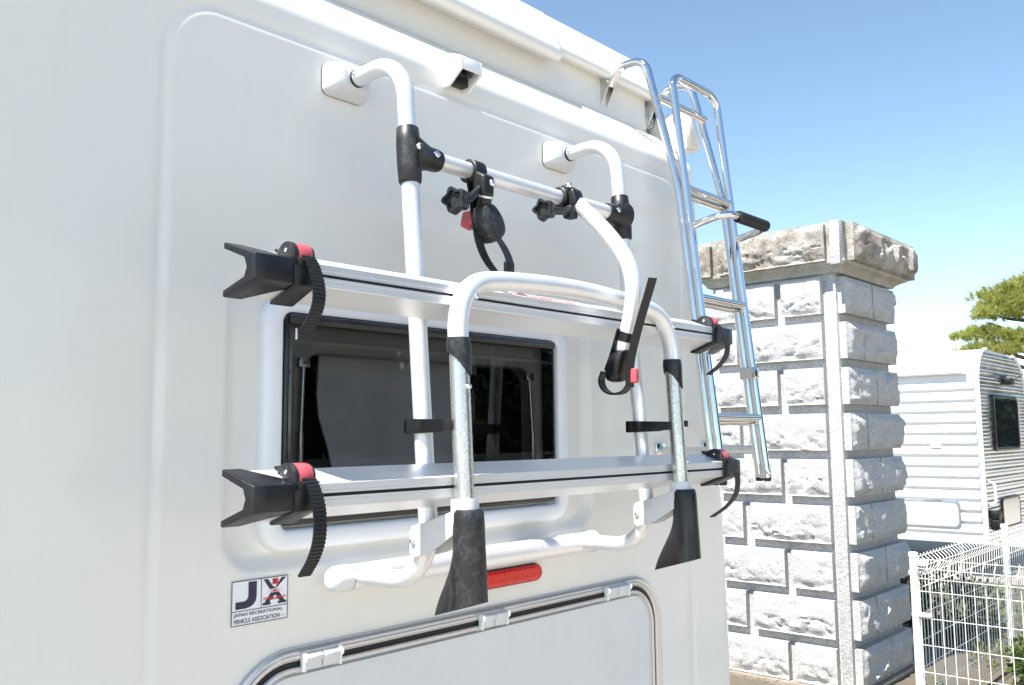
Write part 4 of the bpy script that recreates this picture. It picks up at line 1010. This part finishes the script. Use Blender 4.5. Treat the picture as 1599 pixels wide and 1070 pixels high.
# ================================================================== PLANTS
MT['weed'] = simple('weed_leaf', (.12, .16, .04), .55, 0, .5, 5.)
def needles(name, pads, per, root, mat='needle', ln=.17):
    v, f = [], []
    for (c, rx, ry, rz, cnt) in pads:
        c = np.array(c, float)
        for _ in range(int(per * cnt)):
            a = rng.uniform(0, 2 * math.pi); rr = math.sqrt(rng.uniform(0, 1)); lob = 1 + .22 * math.sin(5 * a + c[0] * 7) + .12 * math.sin(9 * a + c[2] * 5)
            up = math.sqrt(max(0, 1 - rr * rr)) * rng.uniform(.15, 1.05) - .18 * rng.random()
            p0 = c + np.array([rx * lob * rr * math.cos(a), ry * lob * rr * math.sin(a), rz * up])
            ax = np.array([math.cos(a) * rr * .9, math.sin(a) * rr * .9, 1.0]) + rng.normal(size=3) * .2; ax /= np.linalg.norm(ax); R_ = ln * rng.uniform(.7, 1.2)
            for _k in range(46):
                q = ax * .55 + rng.normal(size=3) * .62; q /= np.linalg.norm(q)
                p = p0 + ax * R_ * rng.uniform(0, .7); L = R_ * rng.uniform(.5, 1.0)
                s_ = np.cross(q, rng.normal(size=3)); s_ /= np.linalg.norm(s_); b = len(v)
                v += [p - s_ * .0055, p + s_ * .0055, p + q * L]; f.append([b, b + 1, b + 2])
    me = bpy.data.meshes.new(name); me.from_pydata([tuple(x) for x in v], [], f); me.update()
    o = link(name, me, mat, None, 0); par(o, root); return o
pine = empty('pine_tree', (20.2, 2.55, 0), 'cloud-pruned pine tree with flat green pads behind the silver trailer', 'pine tree')
pads = []
def pad(px, py, X, wpx, hpx, cnt):
    c = PX(px, py, X); dep = float((c - CAM) @ np.array([-R3[0][2], -R3[1][2], -R3[2][2]])); s_ = dep / F0
    pads.append((c, wpx * s_ * .5, wpx * s_ * .52, hpx * s_ * .62, cnt))
pad(1585, 458, 20.4, 90, 36, 1.2); pad(1572, 478, 20.0, 78, 42, 1.2); pad(1556, 492, 19.8, 64, 32, 1.0); pad(1536, 524, 19.7, 66, 30, 1.0)
pad(1543, 548, 19.5, 80, 30, 1.1); pad(1597, 532, 19.8, 44, 34, .8); pad(1640, 470, 20.6, 90, 46, 1.1); pad(1650, 530, 20.2, 100, 40, 1.1); pad(1625, 440, 20.8, 80, 40, 1.0); pad(1680, 430, 21, 90, 40, 1.0)
needles('crown', pads, 125, pine)
base = np.array([20.2, 2.55, 0]); tpz = [(20.2, 2.55, -.05), (20.25, 2.45, 1.2), (20.15, 2.65, 2.4), (20.3, 2.5, 3.6), (20.4, 2.6, 4.9)]
o = G(tube(catmull(tpz, 6), list(np.linspace(.17, .05, 25)), 10)).build('trunk', 'bark', pine)
for i, (c, rx, ry, rz, cnt) in enumerate(pads):
    zt_ = max(1.5, c[2] - .5); tp_ = np.array([np.interp(zt_, [p[2] for p in tpz], [p[k] for p in tpz]) for k in range(3)])
    mid = (tp_ + c) / 2 + np.array([0, 0, -.12 + .1 * math.sin(i * 2)])
    G(tube(catmull([tp_, mid, c + np.array([0, 0, -rz * .5]), c + np.array([-.2 * rx, rx * .4, -rz * .2])], 5), list(np.linspace(.055, .012, 16)), 7)).build('limb', 'bark', pine)
def leafy(name, root, c, r, count, size, mat):
    v, f = [], []
    for _ in range(count):
        d = rng.normal(size=3); d /= np.linalg.norm(d); rad = rng.uniform(.25, 1) ** .5
        lob = 1 + .25 * math.sin(4 * math.atan2(d[1], d[0]) + r[0] * 31) * math.sin(3 * d[2] + r[1] * 17)
        p = np.array(c) + d * np.array(r) * rad * lob
        if p[2] < .02: p[2] = rng.uniform(.02, .12)
        q = d + rng.normal(size=3) * .7 + np.array([0, 0, .5]); q /= np.linalg.norm(q); s_ = np.cross(q, rng.normal(size=3)); s_ /= np.linalg.norm(s_)
        L = size * rng.uniform(.6, 1.2); W_ = L * .28; b = len(v)
        v += [p, p + q * L * .5 + s_ * W_, p + q * L, p + q * L * .5 - s_ * W_]; f.append([b, b + 1, b + 2, b + 3])
    me = bpy.data.meshes.new(name); me.from_pydata([tuple(x) for x in v], [], f); me.update()
    o = link(name, me, mat, None, 0); par(o, root); return o
def shrub(loc, r, count, size, mat, label, cat='shrub', name='leafy_shrub'):
    root = empty(name, loc, label, cat)
    leafy('foliage', root, (loc[0], loc[1], loc[2] + r[2] * .95), r, count, size, mat)
    g = Geo()
    for k in range(5):
        a = k * 1.256; g.add(*tube([(loc[0], loc[1], 0), (loc[0] + .3 * r[0] * math.cos(a), loc[1] + .3 * r[1] * math.sin(a), r[2] * .6), (loc[0] + .6 * r[0] * math.cos(a), loc[1] + .6 * r[1] * math.sin(a), r[2] * 1.4)], [.012, .008, .003], 6))
    g.build('stem', 'bark', root)
shrub((6.75, .28, 0), (.30, .22, .20), 900, .055, 'leaf', 'low light-green leafy shrub growing inside the wire fence corner')
shrub((7.6, -.05, 0), (.30, .26, .27), 900, .06, 'leaf', 'taller broad-leaved shrub among the stones inside the fence')
shrub((7.2, .40, 0), (.22, .15, .13), 500, .05, 'leaf', 'small sprawling weed at the foot of the receding fence')
for k in range(4):
    shrub((8.0 + .1 * (k % 2), 1.25 + .62 * k, 0), (.38, .40, .27), 1700, .05, 'dleaf',
          ['dark clipped hedge bush nearest the fence in front of the trailer', 'dark clipped hedge bush second from the fence before the trailer', 'dark clipped hedge bush third from the fence before the trailer', 'dark clipped hedge bush farthest from the fence before the trailer'][k], 'bush', 'hedge_bush')
for k, (x, y, s_) in enumerate(((6.35, .15, .13), (6.9, -.25, .17), (7.5, .28, .12))):
    v, f = bevelled(*box_vf((0, 0, 0), (s_ * 1.5, s_ * 1.1, s_ * .8)), s_ * .25, 2)
    v = [np.array(p) * (1 + .22 * mno.noise(Vector(p) * 9 + Vector((k * 5, 0, 0)))) + np.array([x, y, s_ * .33 + GZ]) for p in v]
    o = G((v, f)).build('garden_rock', 'plinth', None, 50)
    tag(o, ['small sandy garden rock beside the fence corner post', 'biggest sandy garden rock between the shrubs', 'small sandy garden rock at the foot of the receding fence'][k], 'rock')

def yard_tree(loc, h, r, k):
    root = empty('yard_tree', loc, ['tall dark green tree across the yard facing the camper window', 'broad dark green tree across the yard beside the tall one', 'young green tree across the yard at the end of the row', 'wide old tree across the yard behind the parking lot', 'green tree standing beyond the silver end of the travel trailer'][k], 'tree')
    G(tube(catmull([(loc[0], loc[1], -.05), (loc[0] + .1, loc[1], h * .3), (loc[0], loc[1] + .1, h * .75)], 5), list(np.linspace(.2, .06, 11)), 8)).build('trunk', 'bark', root)
    leafy('crown', root, (loc[0], loc[1], h * .52), (r, r, h * .50), 14000, .40, 'dleaf')
for k, (x, y, h, r) in enumerate(((14.5, -13.5, 6.6, 3.2), (19.0, -15.0, 6.2, 3.6), (23.5, -12.5, 5.4, 3.2), (11.0, -17.0, 7.0, 3.6), (27.0, -2.6, 5.2, 2.2))): yard_tree((x, y, 0), h, r, k)

# low weeds and ground cover on the garden bed
v, f = [], []
for _ in range(620):
    x = rng.uniform(5.55, 10.6); y = rng.uniform(-1.6, .52) if rng.random() < .6 else rng.uniform(.72, 3.4)
    if x < 7.2 and y > .9: continue
    hgt = rng.uniform(.03, .16)
    for _k in range(14):
        a = rng.uniform(0, 6.28); q = np.array([math.cos(a) * rng.uniform(.2, 1), math.sin(a) * rng.uniform(.2, 1), rng.uniform(.4, 1.3)]); q /= np.linalg.norm(q)
        p = np.array([x, y, GZ + .008]) + np.array([rng.normal() * .035, rng.normal() * .035, 0]) + q * hgt * rng.uniform(0, .8); s_ = np.cross(q, rng.normal(size=3)); s_ /= np.linalg.norm(s_); L = rng.uniform(.025, .06); b = len(v)
        v += [p, p + q * L * .5 + s_ * L * .22, p + q * L, p + q * L * .5 - s_ * L * .22]; f.append([b, b + 1, b + 2, b + 3])
me = bpy.data.meshes.new('weeds'); me.from_pydata([tuple(x) for x in v], [], f); me.update()
tag(link('weeds', me, 'weed', None, 0), 'scattered low green weeds on the soil behind the fence', 'weeds', kind='stuff')

# road wheels and chassis under the camper body (they carry it; out of the photograph's frame)
for x in (.34, 1.96):
    for y in (1.35, 4.3):
        wh = G(tube([(x - .10, y, .24), (x - .08, y, .24), (x + .08, y, .24), (x + .10, y, .24)], [.30, .33, .33, .30], 28)).build('wheel', 'wheel', van)
        G(tube([(x - .103, y, .24), (x + .103, y, .24)], .17, 20)).build('rim', 'steel', wh)
for y in (1.35, 4.3): G(tube([(.34, y, .24), (1.96, y, .24)], .04, 12)).build('axle', 'rubber', van)
for x in (.62, 1.66): G(bbox((x, 2.6, .41), (.08, 4.9, .12), .01)).build('chassis_rail', 'rubber', van)

for o in COL.objects:                       # plants stand on the ground sheet
    if o.type == 'EMPTY' and o.get('category') in ('shrub', 'bush', 'tree', 'pine tree'): o.location.z += GZ
